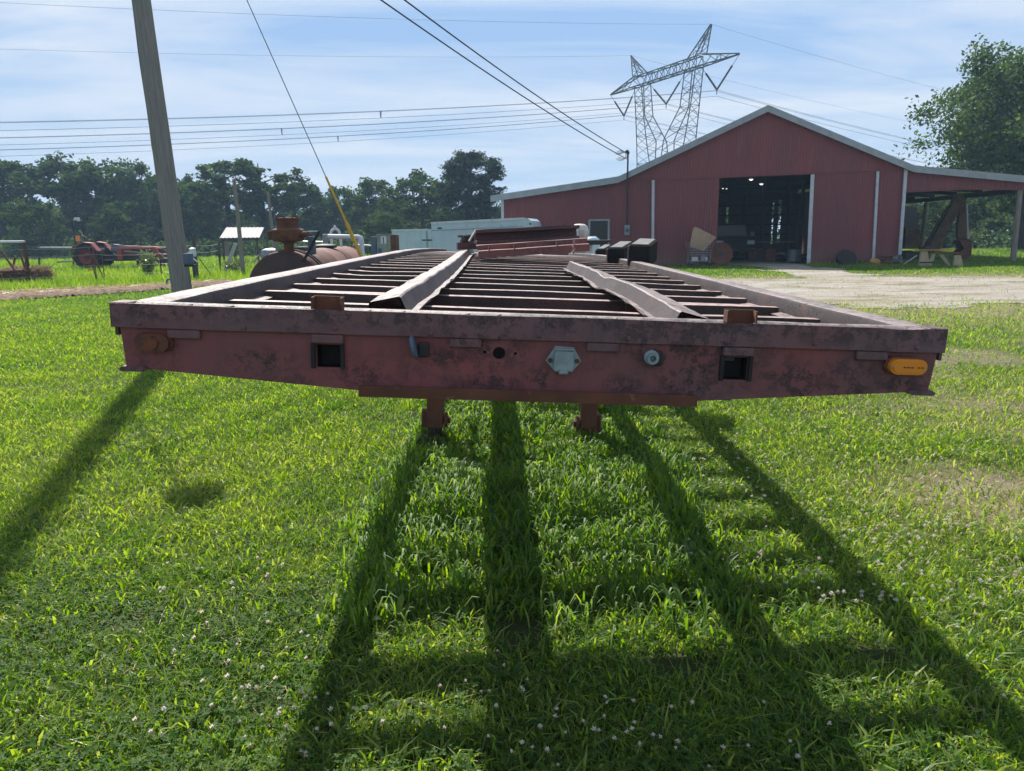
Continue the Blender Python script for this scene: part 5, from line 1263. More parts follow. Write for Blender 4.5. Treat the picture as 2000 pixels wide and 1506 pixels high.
# tyre, ring, scrap and planks at the wall
p = bq(1653, 501, -.5); ty = MB().lathe([(.22, -.09), (.37, -.1), (.4, -.06), (.4, .06), (.37, .1), (.22, .09)], 22, RX(pi / 2 - .55) ).build('old_tyre', MT['black'], None, 40); ty.location = (p.x, p.y, G(p.x, p.y) + .25); tag(ty, 'black old tyre leaning in the grass at the barn wall', 'tyre')
p = bq(1708, 520, -1.0); ri = MB().lathe([(.1, -.06), (.18, -.07), (.2, -.02), (.2, .02), (.18, .07), (.1, .06)], 18, RX(.5)).build('wheel_rim', MT['yellow'], None, 40); ri.location = (p.x, p.y, G(p.x, p.y) + .13); tag(ri, 'small pale yellow wheel rim lying in the grass', 'wheel rim')
p = bq(1749, 516, -.7); bk = thing('bucket', 'tipped grey bucket among the scrap by the lean-to corner', 'bucket', (p.x, p.y, G(p.x, p.y) + .2), .6)
MB().lathe([(.12, -.18), (.125, -.17), (.16, .16), (.17, .18), (.15, .18), (.11, -.16)], 16, RX(pi / 2 - .3)).build('pail', MT['grey'], bk, 40); MB().tube([(.16 * cos(t), -.18, .16 * sin(t) - .03) for t in np.linspace(pi, 2 * pi, 9)], .008, 5).build('handle', MT['dark'], bk)
p = bq(1733, 514, -.6); sc2 = MB()
for k in range(7): sc2.tube([(rng.uniform(-.4, .4), rng.uniform(-.2, .2), .03 + .04 * k), (rng.uniform(-.5, .5), rng.uniform(-.3, .3), .06 + .05 * k), (rng.uniform(-.5, .6), rng.uniform(-.3, .3), .03 + .05 * k)], rng.uniform(.03, .06), 6)
o = sc2.build('scrap_heap', MT['rust'], None); o.location = (p.x, p.y, G(p.x, p.y)); tag(o, 'low heap of rusty scrap pipe at the barn corner', 'scrap heap')
a, c = bq(1763, 521, -1.2), bq(1778, 506, -1.2); a.z = G(a.x, a.y); o = MB().cbox(0, .62, -.05, .05, 0, .03, .004).build('loose_board', MT['plank'], None); o.location = a; o.rotation_euler = (0, radians(-36), BYAW); tag(o, 'short pale board propped up left of the cream stand', 'board')

# ---------------------------------------------------------------- trees
def leaf_quads(C, S_, n_up=None, asp=1.0):
    """quads at centres C (n,3), sizes S_, random orientation"""
    n = len(C); a = rng.normal(size=(n, 3)); a /= np.linalg.norm(a, axis=1)[:, None]
    if n_up is not None: a = a + n_up; a /= np.linalg.norm(a, axis=1)[:, None]
    t = rng.normal(size=(n, 3)); u = np.cross(a, t); u /= np.linalg.norm(u, axis=1)[:, None]; v = np.cross(a, u)
    s = S_[:, None] * .5
    V = np.stack([C - u * s * 1.1, C + v * s * .55 * asp, C + u * s * 1.1, C - v * s * .55 * asp], 1).reshape(-1, 3)
    F = np.arange(4 * n).reshape(n, 4); return V, F
def tree_parts(seed, H, W, trunk_frac, nclus, nleaf, lsize, kind='oak', crown_lo=.25):
    r = np.random.default_rng(seed); rd = random.Random(seed)
    b = MB(); ht = H * trunk_frac; r0 = .022 * H
    bend = Vector((rd.uniform(-.04, .04) * H, rd.uniform(-.04, .04) * H, 0))
    tr_ = [Vector((0, 0, -.3)), Vector((0, 0, ht * .35)) + bend * .2, Vector((0, 0, ht * .75)) + bend * .6, Vector((0, 0, ht)) + bend, Vector((0, 0, H * .88)) + bend * 1.3]
    b.tube(tr_, [r0 * 1.25, r0, r0 * .85, r0 * .7, r0 * .12], 9)
    cl = []; 
    if kind == 'pine':
        for k in range(nclus):
            t = rd.uniform(.0, 1); z = H * (crown_lo + (1 - crown_lo) * t); rad = W * .5 * (1.0 if t < .7 else max(.15, 1 - ((t - .7) / .3) ** 2) ** .5) * (.55 + .45 * sin(min(1, t * 1.7) * pi / 2))
            th = rd.uniform(0, 2 * pi); q = rd.uniform(.25, 1) ** .6
            e = Vector((cos(th) * rad * q, sin(th) * rad * q, z)) + bend * t; cl.append((e, rd.uniform(.6, 1.1) * W * .13, .62))
            if k % 2 == 0: b.tube([Vector((0, 0, z - rad * .15)) + bend * t, e.lerp(Vector((0, 0, z)), .4) + Vector((0, 0, .1)), e], [r0 * .25, r0 * .14, r0 * .05], 5)
    else:
        nl = max(7, nclus // 7)
        for k in range(nl):
            t = (k + rd.random()) / nl; z = ht * .55 + (H * .80 - ht * .55) * t; th = k * 2.399 + rd.uniform(-.5, .5)
            rad = W * .5 * (1 - .75 * max(0, t - .35) ** 1.2) * rd.uniform(.65, 1.0)
            s = Vector((0, 0, z)) + bend * min(1, z / ht); e = s + Vector((cos(th) * rad, sin(th) * rad, rd.uniform(.05, .42) * rad + H * .03))
            mid = s.lerp(e, .5) + Vector((0, 0, rad * .12)); b.tube([s, mid, e], [r0 * .42 * (1.1 - t * .6), r0 * .25, r0 * .06], 6)
            for j in range(nclus // nl):
                q = s.lerp(e, rd.uniform(.45, 1.08)) + Vector((rd.uniform(-1, 1), rd.uniform(-1, 1), rd.uniform(-.5, .8))) * W * .12
                if j < 2: b.tube([s.lerp(e, .5), q], [r0 * .16, r0 * .05], 4)
                cl.append((q, rd.uniform(.6, 1.15) * W * .105, .72))
    C = []; T_ = []; SZ = []
    for (q, rad, fl) in cl:
        n = int(nleaf * rd.uniform(.6, 1.25)); d = r.normal(size=(n, 3)); d /= np.linalg.norm(d, axis=1)[:, None]
        rr = rad * r.uniform(.25, 1.0, n) ** .6
        sub = r.integers(0, 9, n); sc_ = r.normal(size=(9, 3)) * .38
        p = d * rr[:, None] * .62 + sc_[sub] * rad; p[:, 2] *= fl
        C.append(p + np.array(q)); T_.append(np.clip(r.normal(.42, .2, n) + rd.uniform(-.22, .22), 0, 1)); SZ.append(lsize * r.uniform(.6, 1.3, n))
    C = np.concatenate(C); SZ = np.concatenate(SZ); T_ = np.concatenate(T_)
    V, F = leaf_quads(C, SZ, np.array([0, 0, .55]), 1.15 if kind != 'pine' else .6)
    lm = np_mesh('crown', V, F, np.repeat(T_, 4)); lm.materials.append(MT['needle' if kind == 'pine' else 'leaf'])
    tb = bpy.data.meshes.new('trunk'); tb.from_pydata(b.v, [], b.f); tb.update(); tb.materials.append(MT['bark'])
    tb.polygons.foreach_set('use_smooth', [True] * len(tb.polygons))
    return tb, lm
def plant_tree(name, parts, loc, s, rz, label, cat='tree', group=None, sxy=1.0):
    t = thing(name, label, cat, loc, rz, group); t.scale = (s * sxy, s * sxy, s)
    mob('trunk', parts[0], t); mob('crown', parts[1], t); return t
proto = [tree_parts(100 + k, 15.0, 11 + k % 3, .42 + .08 * (k % 2), 86, 92, .50, crown_lo=.2) for k in range(5)]
pine = tree_parts(200, 16, 8.6, .9, 150, 230, .42, 'pine', .34)
tall = tree_parts(210, 17, 9.5, .6, 70, 95, .46, 'oak')
def far(px, top, Y, kind, label, width=None, name='oak_tree'):
    p = at(px, 480, Y); z = G(p.x, Y); ztop = at(px, top, Y).z
    H0 = {'pine': 16.0, 'tall': 17.0}.get(kind, 15.0); s = (ztop - z) / (H0 * .93)
    pr_ = pine if kind == 'pine' else tall if kind == 'tall' else proto[kind]
    plant_tree(name, pr_, (p.x, Y, z), s, rng.uniform(0, 6.28), label, group='trees across the field', sxy=width or 1.0)
far(-55, 318, 84, 0, 'dark leafy tree cut off by the left edge, first in the row')
far(12, 312, 88, 1, 'tall dense tree at the left edge behind the hay feeder')
far(72, 395, 74, 2, 'lower pale leafed tree in front of the left row', 1.2)
far(128, 296, 90, 3, 'tall broad tree with rounded top above the tractor tail', 1.3)
far(205, 330, 92, 4, 'medium tree between the rounded tree and leaning pole', 1.1)
far(225, 398, 76, 0, 'short bushy tree directly behind the tractor', 1.25)
far(283, 322, 93, 2, 'tree whose top pokes up just left of the leaning pole', 1.0)
far(352, 348, 90, 1, 'tree just right of the leaning pole top half', 1.1)
far(410, 345, 94, 4, 'tree with flat top behind the slim grey post', 1.0)
far(452, 306, 86, 'tall', 'tall dark tree with open crown above the feed shelter', 1.35)
far(520, 308, 90, 'tall', 'tall dark twin-crowned tree above the rusty pump head', 1.4)
far(578, 350, 92, 3, 'sloping dark tree right of the tall twin-crowned tree', 1.15)
far(642, 372, 96, 0, 'rounded medium tree left of the yellow guy guard', 1.0)
far(716, 350, 92, 1, 'rounded tree behind the yellow guy guard', 1.15)
far(745, 415, 74, 2, 'light green small tree above the numbered fuel pump', 1.2)
far(826, 333, 84, 4, 'wide grey green tree above the white trailers', 1.25)
far(790, 385, 88, 3, 'medium tree filling the gap left of the wide tree', 1.0)
far(915, 316, 80, 'pine', 'tall pine with layered dark crown left of the barn', 1.25, 'pine_tree')
far(885, 408, 76, 0, 'low bushy tree under the pine by the trailers', 1.1)
far(962, 398, 84, 3, 'small tree touching the left end of the barn roof', 1.0)
# dead snag beside the pine
a = at(935, 420, 79); b = MB(); q = [at(x, y, 79) - a for x, y in ((935, 420), (945, 380), (958, 345))]; b.tube(q, [.12, .08, .03], 6)
b.tube([q[1], at(957, 372, 79) - a, at(963, 362, 79) - a], [.05, .03, .015], 5); b.tube([q[0] + Vector((0, 0, -5.5)), q[0]], .14, 6); o = b.build('dead_tree', MT['bark']); o.location = a; tag(o, 'bare dead trunk leaning right out of the pine crown', 'dead tree')
# big tree on the right and the ones behind the lean-to
big = tree_parts(300, 15.5, 15.6, .40, 330, 190, .29, crown_lo=.2)
big[1].materials[0] = MT['leaflit']
p = at(1988, 490, 50); plant_tree('oak_tree', big, (p.x, 50, G(p.x, 50)), (at(1988, 82, 50).z - G(p.x, 50)) / 15.3, 1.1, 'huge spreading oak rising over the right lean-to roof')
for px, top, Y, k, lab, wd in ((1800, 392, 60, 0, 'low tree seen under the lean-to roof, left one', 1.3), (1846, 372, 66, 2, 'tree behind the excavator boom under the lean-to', 1.1), (1905, 380, 62, 3, 'tree between the excavator and the big oak trunk', 1.2), (2010, 330, 58, 1, 'dense tree cut off by the right edge beyond the post', 1.2), (2085, 250, 64, 4, 'tall tree outside the right edge behind the big oak', 1.2)):
    p = at(px, 480, Y); plant_tree('oak_tree', proto[k], (p.x, Y, G(p.x, Y)), (at(px, top, Y).z - G(p.x, Y)) / 14.6, rng.uniform(0, 6), lab, group='trees behind the lean-to', sxy=wd)
# the wood that closes the gaps: one mass
def mass(name, pts, n_per, lsize, mat, mat_kind='stuff', flat=.8):
    C = []; SZ = []; T_ = []
    for (x, y, z, rx, rz_) in pts:
        d = rng.normal(size=(n_per, 3)); d /= np.linalg.norm(d, axis=1)[:, None]; d *= (rng.uniform(.3, 1, n_per) ** .5)[:, None]
        sub = rng.normal(size=(14, 3)) * .22; d = d * .85 + sub[rng.integers(0, 14, n_per)]
        C.append(np.array([x, y, z]) + d * np.array([rx, rx * .7, rz_])); SZ.append(lsize * rng.uniform(.6, 1.3, n_per)); T_.append(np.clip(rng.normal(.4 + rng.uniform(-.2, .2), .2, n_per), 0, 1))
    C = np.concatenate(C); V, F = leaf_quads(C, np.concatenate(SZ), np.array([0, 0, .5]))
    o = mob(name, np_mesh(name, V, F, np.repeat(np.concatenate(T_), 4)), None, mat); return tag(o, kind=mat_kind)
pts = []
for k in range(120):
    px = -260 + k * 1330 / 120 + rng.uniform(-8, 8); Y = rng.uniform(98, 112); p = at(px, 480, Y); z0 = G(p.x, Y)
    top = 392 + 16 * sin(px * .013 + 1) + rng.uniform(-6, 25) + max(0, (px - 560)) * .06
    zt = at(px, top, Y).z
    for q in range(3): pts.append((p.x + rng.uniform(-2, 2), Y, z0 + (zt - z0) * (.2 + .28 * q), 4.2, (zt - z0) * .24))
mass('distant_wood', pts, 260, .75, MT['leaf'])
pts = []
for k in range(60):
    px = -200 + k * 1180 / 60; Y = rng.uniform(72, 80); p = at(px, 480, Y); pts.append((p.x, Y, G(p.x, Y) + .9, 1.8, 1.1 + rng.uniform(-.3, .8)))
for k in range(34):
    px = 1700 + k * 520 / 34; Y = rng.uniform(60, 76); p = at(px, 480, Y); pts.append((p.x, Y, G(p.x, Y) + 1.6, 2.6, 2.1 + rng.uniform(-.5, 1.2)))
mass('undergrowth', pts, 240, .4, MT['leaf'])
pts = []
for k in range(40):
    Y = rng.uniform(85, 100); p = at(1640 + k * 16, 480, Y); pts.append((p.x, Y, G(p.x, Y) + rng.uniform(2, 6), 5, 3.5))
for k in range(26):
    Y = rng.uniform(78, 92); p = at(1330 + k * 14, 480, Y); pts.append((p.x, Y, G(p.x, Y) + rng.uniform(2, 7), 4, 3.5))
mass('distant_wood', pts, 260, .8, MT['leaf'])
# single bushes
def bush(px, py, w_, h, n, label, ls=.1, mat='bush', name='bush'):
    p = gpt(px, py); b = MB()
    st = [(rng.uniform(-w_ * .5, w_ * .5), rng.uniform(-w_ * .3, w_ * .3), rng.uniform(.55, 1) * h) for _ in range(9)]
    t = thing(name, label, 'bush', p)
    for s_ in st: b.tube([(0, 0, 0), (s_[0] * .5, s_[1] * .5, s_[2] * .6), s_], .012, 4)
    b.build('stems', MT['bark'], t)
    C = np.array([np.array(st[i % 9]) * rng.uniform(.35, 1.05) + rng.normal(0, w_ * .09, 3) for i in range(n)]); C[:, 2] = np.abs(C[:, 2])
    V, F = leaf_quads(C, ls * rng.uniform(.6, 1.3, n), np.array([0, 0, .8]))
    mob('leaves', np_mesh('leaves', V, F, np.repeat(rng.uniform(0, 1, n), 4)), t, MT[mat])
bush(287, 541, 1.0, 1.1, 420, 'pale leafy bush at the fence left of the leaning pole', .14)
bush(455, 533, 1.5, .6, 380, 'low weedy bush at the foot of the leaning plank', .12)
bush(1892, 488, 1.6, 1.7, 500, 'yellow green bush behind the excavator bucket', .16)
bush(978, 430, 2.2, 1.0, 10, 'bright green bush top beside the barn end', .2) if False else None
p = at(958, 440, 60); 
t = thing('bush', 'bright green rounded bush between the trailers and barn end', 'bush', (p.x, 60, G(p.x, 60)))
b = MB(); [b.tube([(0, 0, 0), (x, 0, 1.5), (x * 2, .2, 2.4)], .05, 5) for x in (-.4, 0, .4)]; b.build('stems', MT['bark'], t)
n = 2600; d = rng.normal(size=(n, 3)); d /= np.linalg.norm(d, axis=1)[:, None]; C = d * (rng.uniform(.5, 1, n) ** .5)[:, None] * np.array([1.9, 1.4, 1.3]) + np.array([0, 0, 1.6])
V, F = leaf_quads(C, .22 * rng.uniform(.6, 1.3, n), np.array([0, 0, .7])); mob('leaves', np_mesh('leaves', V, F, np.repeat(rng.uniform(.2, 1, n), 4)), t, MT['bush'])

# ---------------------------------------------------------------- grass, clover, straw
def in_view(x, y, mleft=3.4, mright=3.4):
    hx = y * 0.70 + 0.45
    return (x > -hx - mleft) & (x < hx + mright)
def scatter(y0, y1, dens, xlim=None):
    W_ = (y1 * .70 + 4.2) if xlim is None else None
    xa, xb = (-W_, W_) if xlim is None else xlim
    n = int(dens * (xb - xa) * (y1 - y0)); x = rng.uniform(xa, xb, n); y = rng.uniform(y0, y1, n)
    k = in_view(x, y) & (y > y0 - .01) & (in_view(x, y, .9, .9) | (rng.uniform(0, 1, n) < .5)); return x[k], y[k]
def under(x, y):
    """tall growth under the trailer, 0..1"""
    n = fbm(x, y, 2.2, 8)
    return sst((1.12 - np.abs(x - .12)) / .35 + (n - .5)) * sst((y - 2.75) / .5 + (n - .5) * 1.2) * sst((14 - y) / 1)
def inside_barn(x, y):
    q = np.stack([x - BX, y - BY0], -1); u = q @ be; d = -(q @ bn); return (u > uA) & (u < uG) & (d > 0) & (d < DEPTH)
def blades(x, y, h, wd, tint, lean=.6, segs=2, broad=1.0):
    n = len(x); z = gz(x, y) - .004
    th = rng.uniform(0, 2 * pi, n); fa = rng.uniform(0, 2 * pi, n)
    le = h * lean * rng.uniform(.15, 1.25, n)
    B_ = np.stack([x, y, z], -1); D = np.stack([np.cos(th), np.sin(th), np.zeros(n)], -1); Wv = np.stack([np.cos(fa), np.sin(fa), np.zeros(n)], -1) * (wd * .5)[:, None]
    zz = np.array([0, 0, 1.0])
    tip = B_ + D * le[:, None] + zz * (h * rng.uniform(.6, 1, n))[:, None]
    if segs == 1:
        V = np.stack([B_ - Wv, B_ + Wv, tip], 1).reshape(-1, 3); F = [np.arange(3 * n).reshape(n, 3)]; k = 3
    else:
        mid = B_ + D * (le * .35)[:, None] + zz * (h * .62)[:, None]
        if broad != 1: Wm = Wv * broad
        else: Wm = Wv * .85
        V = np.stack([B_ - Wv * .7, B_ + Wv * .7, mid + Wm, mid - Wm, tip], 1).reshape(-1, 3)
        i = np.arange(n)[:, None] * 5
        F = [i + np.array([[0, 1, 2, 3]]), i + np.array([[3, 2, 4]])]; k = 5
    return V, F, np.repeat(tint, k)
class Pile:
    def __init__(s): s.V = []; s.Q = []; s.Tr = []; s.T = []; s.n = 0
    def add(s, V, F, t):
        for f in F: (s.Q if f.shape[1] == 4 else s.Tr).append(f + s.n)
        s.V.append(V); s.T.append(t); s.n += len(V)
    def build(s, name, mat, kind='stuff'):
        F = ([np.concatenate(s.Q)] if s.Q else []) + ([np.concatenate(s.Tr)] if s.Tr else [])
        return tag(mob(name, np_mesh(name, np.concatenate(s.V), F, np.concatenate(s.T)), None, mat), kind=kind)
BARE = [(.03, 2.83, .16), (.62, 2.55, .13), (-.9, 2.35, .12), (-1.7, 2.9, .14), (-.75, 5.4, .14), (-2.3, 2.25, .12), (1.4, 2.6, .12)]
def keepers(x, y, thin=1.0):
    g = gravel(x, y); dsp = dirtstrip(x, y); dr = dry(x, y)
    for (bx_, by_, br) in BARE: dr = np.maximum(dr, 1.7 * np.exp(-(((x - bx_) / br) ** 2 + ((y - by_) / br / .8) ** 2)))
    u = rng.uniform(0, 1, len(x))
    return (u > g * (.94 + .1 * (fbm(x, y, 1.2, 91) < .5))) & (u > dsp * .93) & (u > dr * .72) & ~inside_barn(x, y)
def tints(x, y, base=.45, sd=.17):
    t = base + .07 * sst((-.3 - x) / 1.5) * sst((12 - y) / 3) + (fbm(x, y, .8, 11) - .5) * .5 + (fbm(x, y, 3.5, 12) - .5) * .3 + rng.normal(0, sd, len(x))
    deadp = .025 + .30 * dry(x, y) + .5 * dirtstrip(x, y)
    dead = rng.uniform(0, 1, len(x)) < deadp
    t = np.clip(t, 0, .78); t[dead] = rng.uniform(.86, 1, dead.sum()); return t
def clump(x, y, s=5.0, seed=21): return fbm(x, y, s, seed)
lawn = Pile()
for (y0, y1, dens, segs, wk, hk) in ((1.3, 3.0, 6000, 2, 1, 1), (3.0, 5.0, 5200, 2, 1, 1), (5.0, 8.0, 3200, 2, 1.25, 1), (8.0, 13, 1500, 1, 1.9, 1.1), (13, 20, 620, 1, 2.8, 1.25), (20, 34, 260, 1, 4.2, 1.4)):
    x, y = scatter(y0, y1, dens); k = keepers(x, y); x, y = x[k], y[k]
    cl = clump(x, y); k = rng.uniform(0, 1, len(x)) < .35 + 1.1 * cl; x, y, cl = x[k], y[k], cl[k]
    h = (.026 + .052 * cl * rng.uniform(.5, 1.5, len(x))) * hk; h *= 1 - .45 * dry(x, y) * (y < 12)
    wall_ = np.exp(-np.abs((np.stack([x - BX, y - BY0], -1) @ bn)) / .7) * (np.stack([x - BX, y - BY0], -1) @ be > uE) * 2.2
    h *= 1 + wall_
    wd = rng.uniform(.0034, .0085, len(x)) * wk
    lawn.add(*blades(x, y, h, wd, tints(x, y), 1.1, segs))
lawn.build('lawn_grass', MT['grass'])
# broad crabgrass blades lying about in the near lawn
cg = Pile()
for (y0, y1, dens, wk) in ((1.3, 4.5, 1700, 1), (4.5, 9, 800, 1.2), (9, 16, 220, 1.9)):
    x, y = scatter(y0, y1, dens); k = keepers(x, y) & (fbm(x, y, 1.1, 31) > .36); x, y = x[k], y[k]
    h = rng.uniform(.035, .10, len(x)); wd = rng.uniform(.006, .0135, len(x)) * wk
    cg.add(*blades(x, y, h, wd, np.clip(tints(x, y, .58), 0, .78), 1.25, 2, 1.0))
cg.build('crabgrass', MT['grass'])
# tall arching grass under the frame
tg = Pile()
x, y = scatter(2.4, 9.5, 2300, (-1.5, 1.8)); k = rng.uniform(0, 1, len(x)) < under(x, y) * (.25 + 1.1 * clump(x, y, 4, 5)); x, y = x[k], y[k]
n = len(x); th = rng.uniform(0, 2 * pi, n); cl = clump(x, y, 3, 6); h = (.07 + .20 * cl) * rng.uniform(.6, 1.35, n) * (.65 + .35 * sst((y - 3) / 1.5)) * (1 - .45 * sst((y - 4.3) / .7)); wd = rng.uniform(.006, .012, n)
le = h * rng.uniform(.35, .95, n); D = np.stack([np.cos(th), np.sin(th), np.zeros(n)], -1); Wv = np.stack([-np.sin(th), np.cos(th), np.zeros(n)], -1) * (wd * .5)[:, None]
B_ = np.stack([x, y, gz(x, y)], -1); zz = np.array([0, 0, 1.]); P1 = B_ + D * (le * .15)[:, None] + zz * (h * .55)[:, None]; P2_ = B_ + D * (le * .5)[:, None] + zz * (h * .92)[:, None]; P3 = B_ + D * le[:, None] + zz * (h * rng.uniform(.6, .95, n))[:, None]
V = np.stack([B_ - Wv * .6, B_ + Wv * .6, P1 + Wv, P1 - Wv, P2_ + Wv * .8, P2_ - Wv * .8, P3], 1).reshape(-1, 3); i = np.arange(n)[:, None] * 7
tg.add(V, [i + np.array([[0, 1, 2, 3]]), i + np.array([[3, 2, 4, 5]]), i + np.array([[5, 4, 6]])], np.repeat(np.clip(rng.normal(.42, .17, n), 0, .75), 7))
tg.build('tall_grass', MT['grass'])
# rough field beyond the fence
fg = Pile()
for (y0, y1, dens, wk) in ((24, 34, 130, 5), (34, 50, 60, 7), (50, 74, 22, 10)):
    x, y = scatter(y0, y1, dens, (-y1 * .72 - 3, 2.0)); 
    bnd = np.where(x > -12.5, 25.5 + (x + 12.5) * 1.0, 25.5 + (x + 12.5) * .55)
    k = (y > bnd) & (dirtstrip(x, y) < .3) & ~inside_barn(x, y); x, y = x[k], y[k]
    h = rng.uniform(.12, .34, len(x)) * (.6 + .8 * fbm(x, y, .5, 9)) * (1 + .5 * (y > 40)); wd = rng.uniform(.004, .008, len(x)) * wk
    fg.add(*blades(x, y, h, wd, tints(x, y, .5, .15), .6, 1))
x, y = scatter(33, 62, 26, (14, 46)); k = ~inside_barn(x, y); x, y = x[k], y[k]
fg.add(*blades(x, y, rng.uniform(.08, .16, len(x)), rng.uniform(.03, .05, len(x)), tints(x, y, .5, .15), .8, 1))
fg.build('field_grass', MT['grass'])
# broad-leaved weeds: rosettes of tongue-shaped leaves
wp = Pile()
def rosette(cx, cy, n, L0, L1, up):
    th = rng.uniform(0, 2 * pi, n); L_ = rng.uniform(L0, L1, n); W_ = L_ * rng.uniform(.16, .27, n); el_ = rng.uniform(*up, n)
    D = np.stack([np.cos(th) * np.cos(el_), np.sin(th) * np.cos(el_), np.sin(el_)], -1); N_ = np.stack([-np.sin(th), np.cos(th), rng.normal(0, .25, n)], -1)
    C = np.array([cx, cy, G(cx, cy) + .01])[None] + np.zeros((n, 1)); zz = np.array([0, 0, -1.])
    def P(t, w_, sag): return C + D * (L_ * t)[:, None] + N_ * (W_ * w_)[:, None] + zz * (L_ * sag)[:, None]
    V = np.stack([P(0, -.06, 0), P(0, .06, 0), P(.35, .45, -.03), P(.35, -.45, -.03), P(.72, .42, .06), P(.72, -.42, .06), P(1, 0, .24)], 1).reshape(-1, 3); i = np.arange(n)[:, None] * 7
    wp.add(V, [i + np.array([[0, 1, 2, 3]]), i + np.array([[3, 2, 4, 5]]), i + np.array([[5, 4, 6]])], np.repeat(np.clip(rng.normal(.5, .2, n), 0, .78), 7))
x, y = scatter(1.5, 7, 5.5); k = (fbm(x, y, 1.7, 61) > .42) & (dry(x, y) < .5); x, y = x[k], y[k]
for a, c in zip(x, y): rosette(a, c, int(rng.integers(5, 11)), .04, .10, (.15, .9))
x, y = scatter(2.7, 7.5, 26, (-1.0, 1.2)); k = rng.uniform(0, 1, len(x)) < under(x, y); x, y = x[k], y[k]
for a, c in zip(x, y): rosette(a, c, int(rng.integers(5, 10)), .07, .17, (.5, 1.25))
wp.build('broadleaf_weeds', MT['grass'])
# clover leaves
def clover(x, y, h, s, tint):
    n = len(x); z = gz(x, y) + h; a0 = rng.uniform(0, 2 * pi, n); Vs = []; tx_ = rng.normal(0, .28, n); ty_ = rng.normal(0, .28, n)
    for k in range(3):
        a = a0 + k * 2.094; c, s_ = np.cos(a), np.sin(a)
        def pt(r, w_, lift=0.0):
            px = (c * r - s_ * w_) * s; py = (s_ * r + c * w_) * s; return np.stack([x + px, y + py, z + px * tx_ + py * ty_ + lift * s], -1)
        Vs.append(np.stack([pt(.04, 0), pt(.45, -.40, .12), pt(.92, -.26, .10), pt(.80, 0, .0), pt(.92, .26, .10), pt(.45, .40, .12)], 1))
    V = np.stack(Vs, 1).reshape(-1, 3); m_ = np.arange(3 * n)[:, None] * 6
    return V, [m_ + np.array([[0, 1, 2, 3]]), m_ + np.array([[0, 3, 4, 5]])], np.repeat(tint, 18)
def cloverness(x, y):
    n = fbm(x, y, 1.3, 40)
    a = sst((3.1 - y + (n - .5) * 1.4) / .8) * sst((1.9 - np.abs(x + .2)) / 1.0)
    b_ = sst((.9 - np.abs(x - 1.2 - (5.5 - y) * -.02 - .45 * (y - 4) * 0)) / .5) * sst((y - 3.4) / .8) * sst((8.5 - y) / 2)
    c = sst((-.3 - x) / .6) * sst((4.2 - y) / 1) * .75
    return np.clip(np.maximum.reduce([a, b_ * .8, c, .2 + 0 * x]) * (.3 + 1.2 * n), 0, 1)
cv = Pile()
for (y0, y1, dens, sk) in ((1.3, 3.2, 3600, 1), (3.2, 6, 1900, 1.1), (6, 10, 500, 1.5)):
    x, y = scatter(y0, y1, dens); k = (rng.uniform(0, 1, len(x)) < cloverness(x, y)) & (dry(x, y) < .4); x, y = x[k], y[k]
    cv.add(*clover(x, y, rng.uniform(.015, .062, len(x)) * (.6 + .7 * fbm(x, y, 6, 3)), rng.uniform(.009, .017, len(x)) * sk, np.clip(rng.normal(.45, .25, len(x)), 0, 1)))
cv.build('clover_leaves', MT['clover'])
# clover flowers: the nearest ones one by one, the speckle farther off as one
def flower_meshes(seed):
    rd = random.Random(seed); V = []; T_ = []
    for k in range(26):
        ph = rd.uniform(0, 2 * pi); el_ = rd.uniform(-.55, 1.5); d = Vector((cos(ph) * cos(el_), sin(ph) * cos(el_), sin(el_))); s = d.orthogonal().normalized() * .0022
        ln = rd.uniform(.0065, .0125); V += [d * .002 - s, d * .002 + s, d * ln + s * .6 + Vector((0, 0, .0015)), d * ln - s * .6 + Vector((0, 0, .0015))]; T_ += [(1.0 if el_ < -.15 + .3 * (seed % 2) else rd.uniform(0, .6))] * 4
    me = np_mesh('flower_head', np.array([tuple(v) for v in V]), np.arange(len(V)).reshape(-1, 4), T_); me.materials.append(MT['flower'])
    b = MB(); b.tube([(0, 0, -.09), (.004, .002, -.04), (0, 0, 0)], .0012, 4); st = bpy.data.meshes.new('stem'); st.from_pydata(b.v, [], b.f); st.materials.append(MT['clover'])
    return me, st
FM = [flower_meshes(k) for k in range(4)]
def flower(px, py, i, stuffpts=None):
    h = rng.uniform(.075, .115); p = onground(px, py, h); z = G(p.x, p.y)
    t = thing('clover_flower', 'white clover flower head on a thin stem in the near clover', 'flower', (p.x, p.y, z + h), rng.uniform(0, 6), 'white clover flowers close to the camera')
    t.scale = [rng.uniform(.65, 1.0)] * 3; mob('stem', FM[i % 4][1], t); mob('flower_head', FM[i % 4][0], t); t.rotation_euler = (rng.uniform(-.2, .2), rng.uniform(-.2, .2), rng.uniform(0, 6))
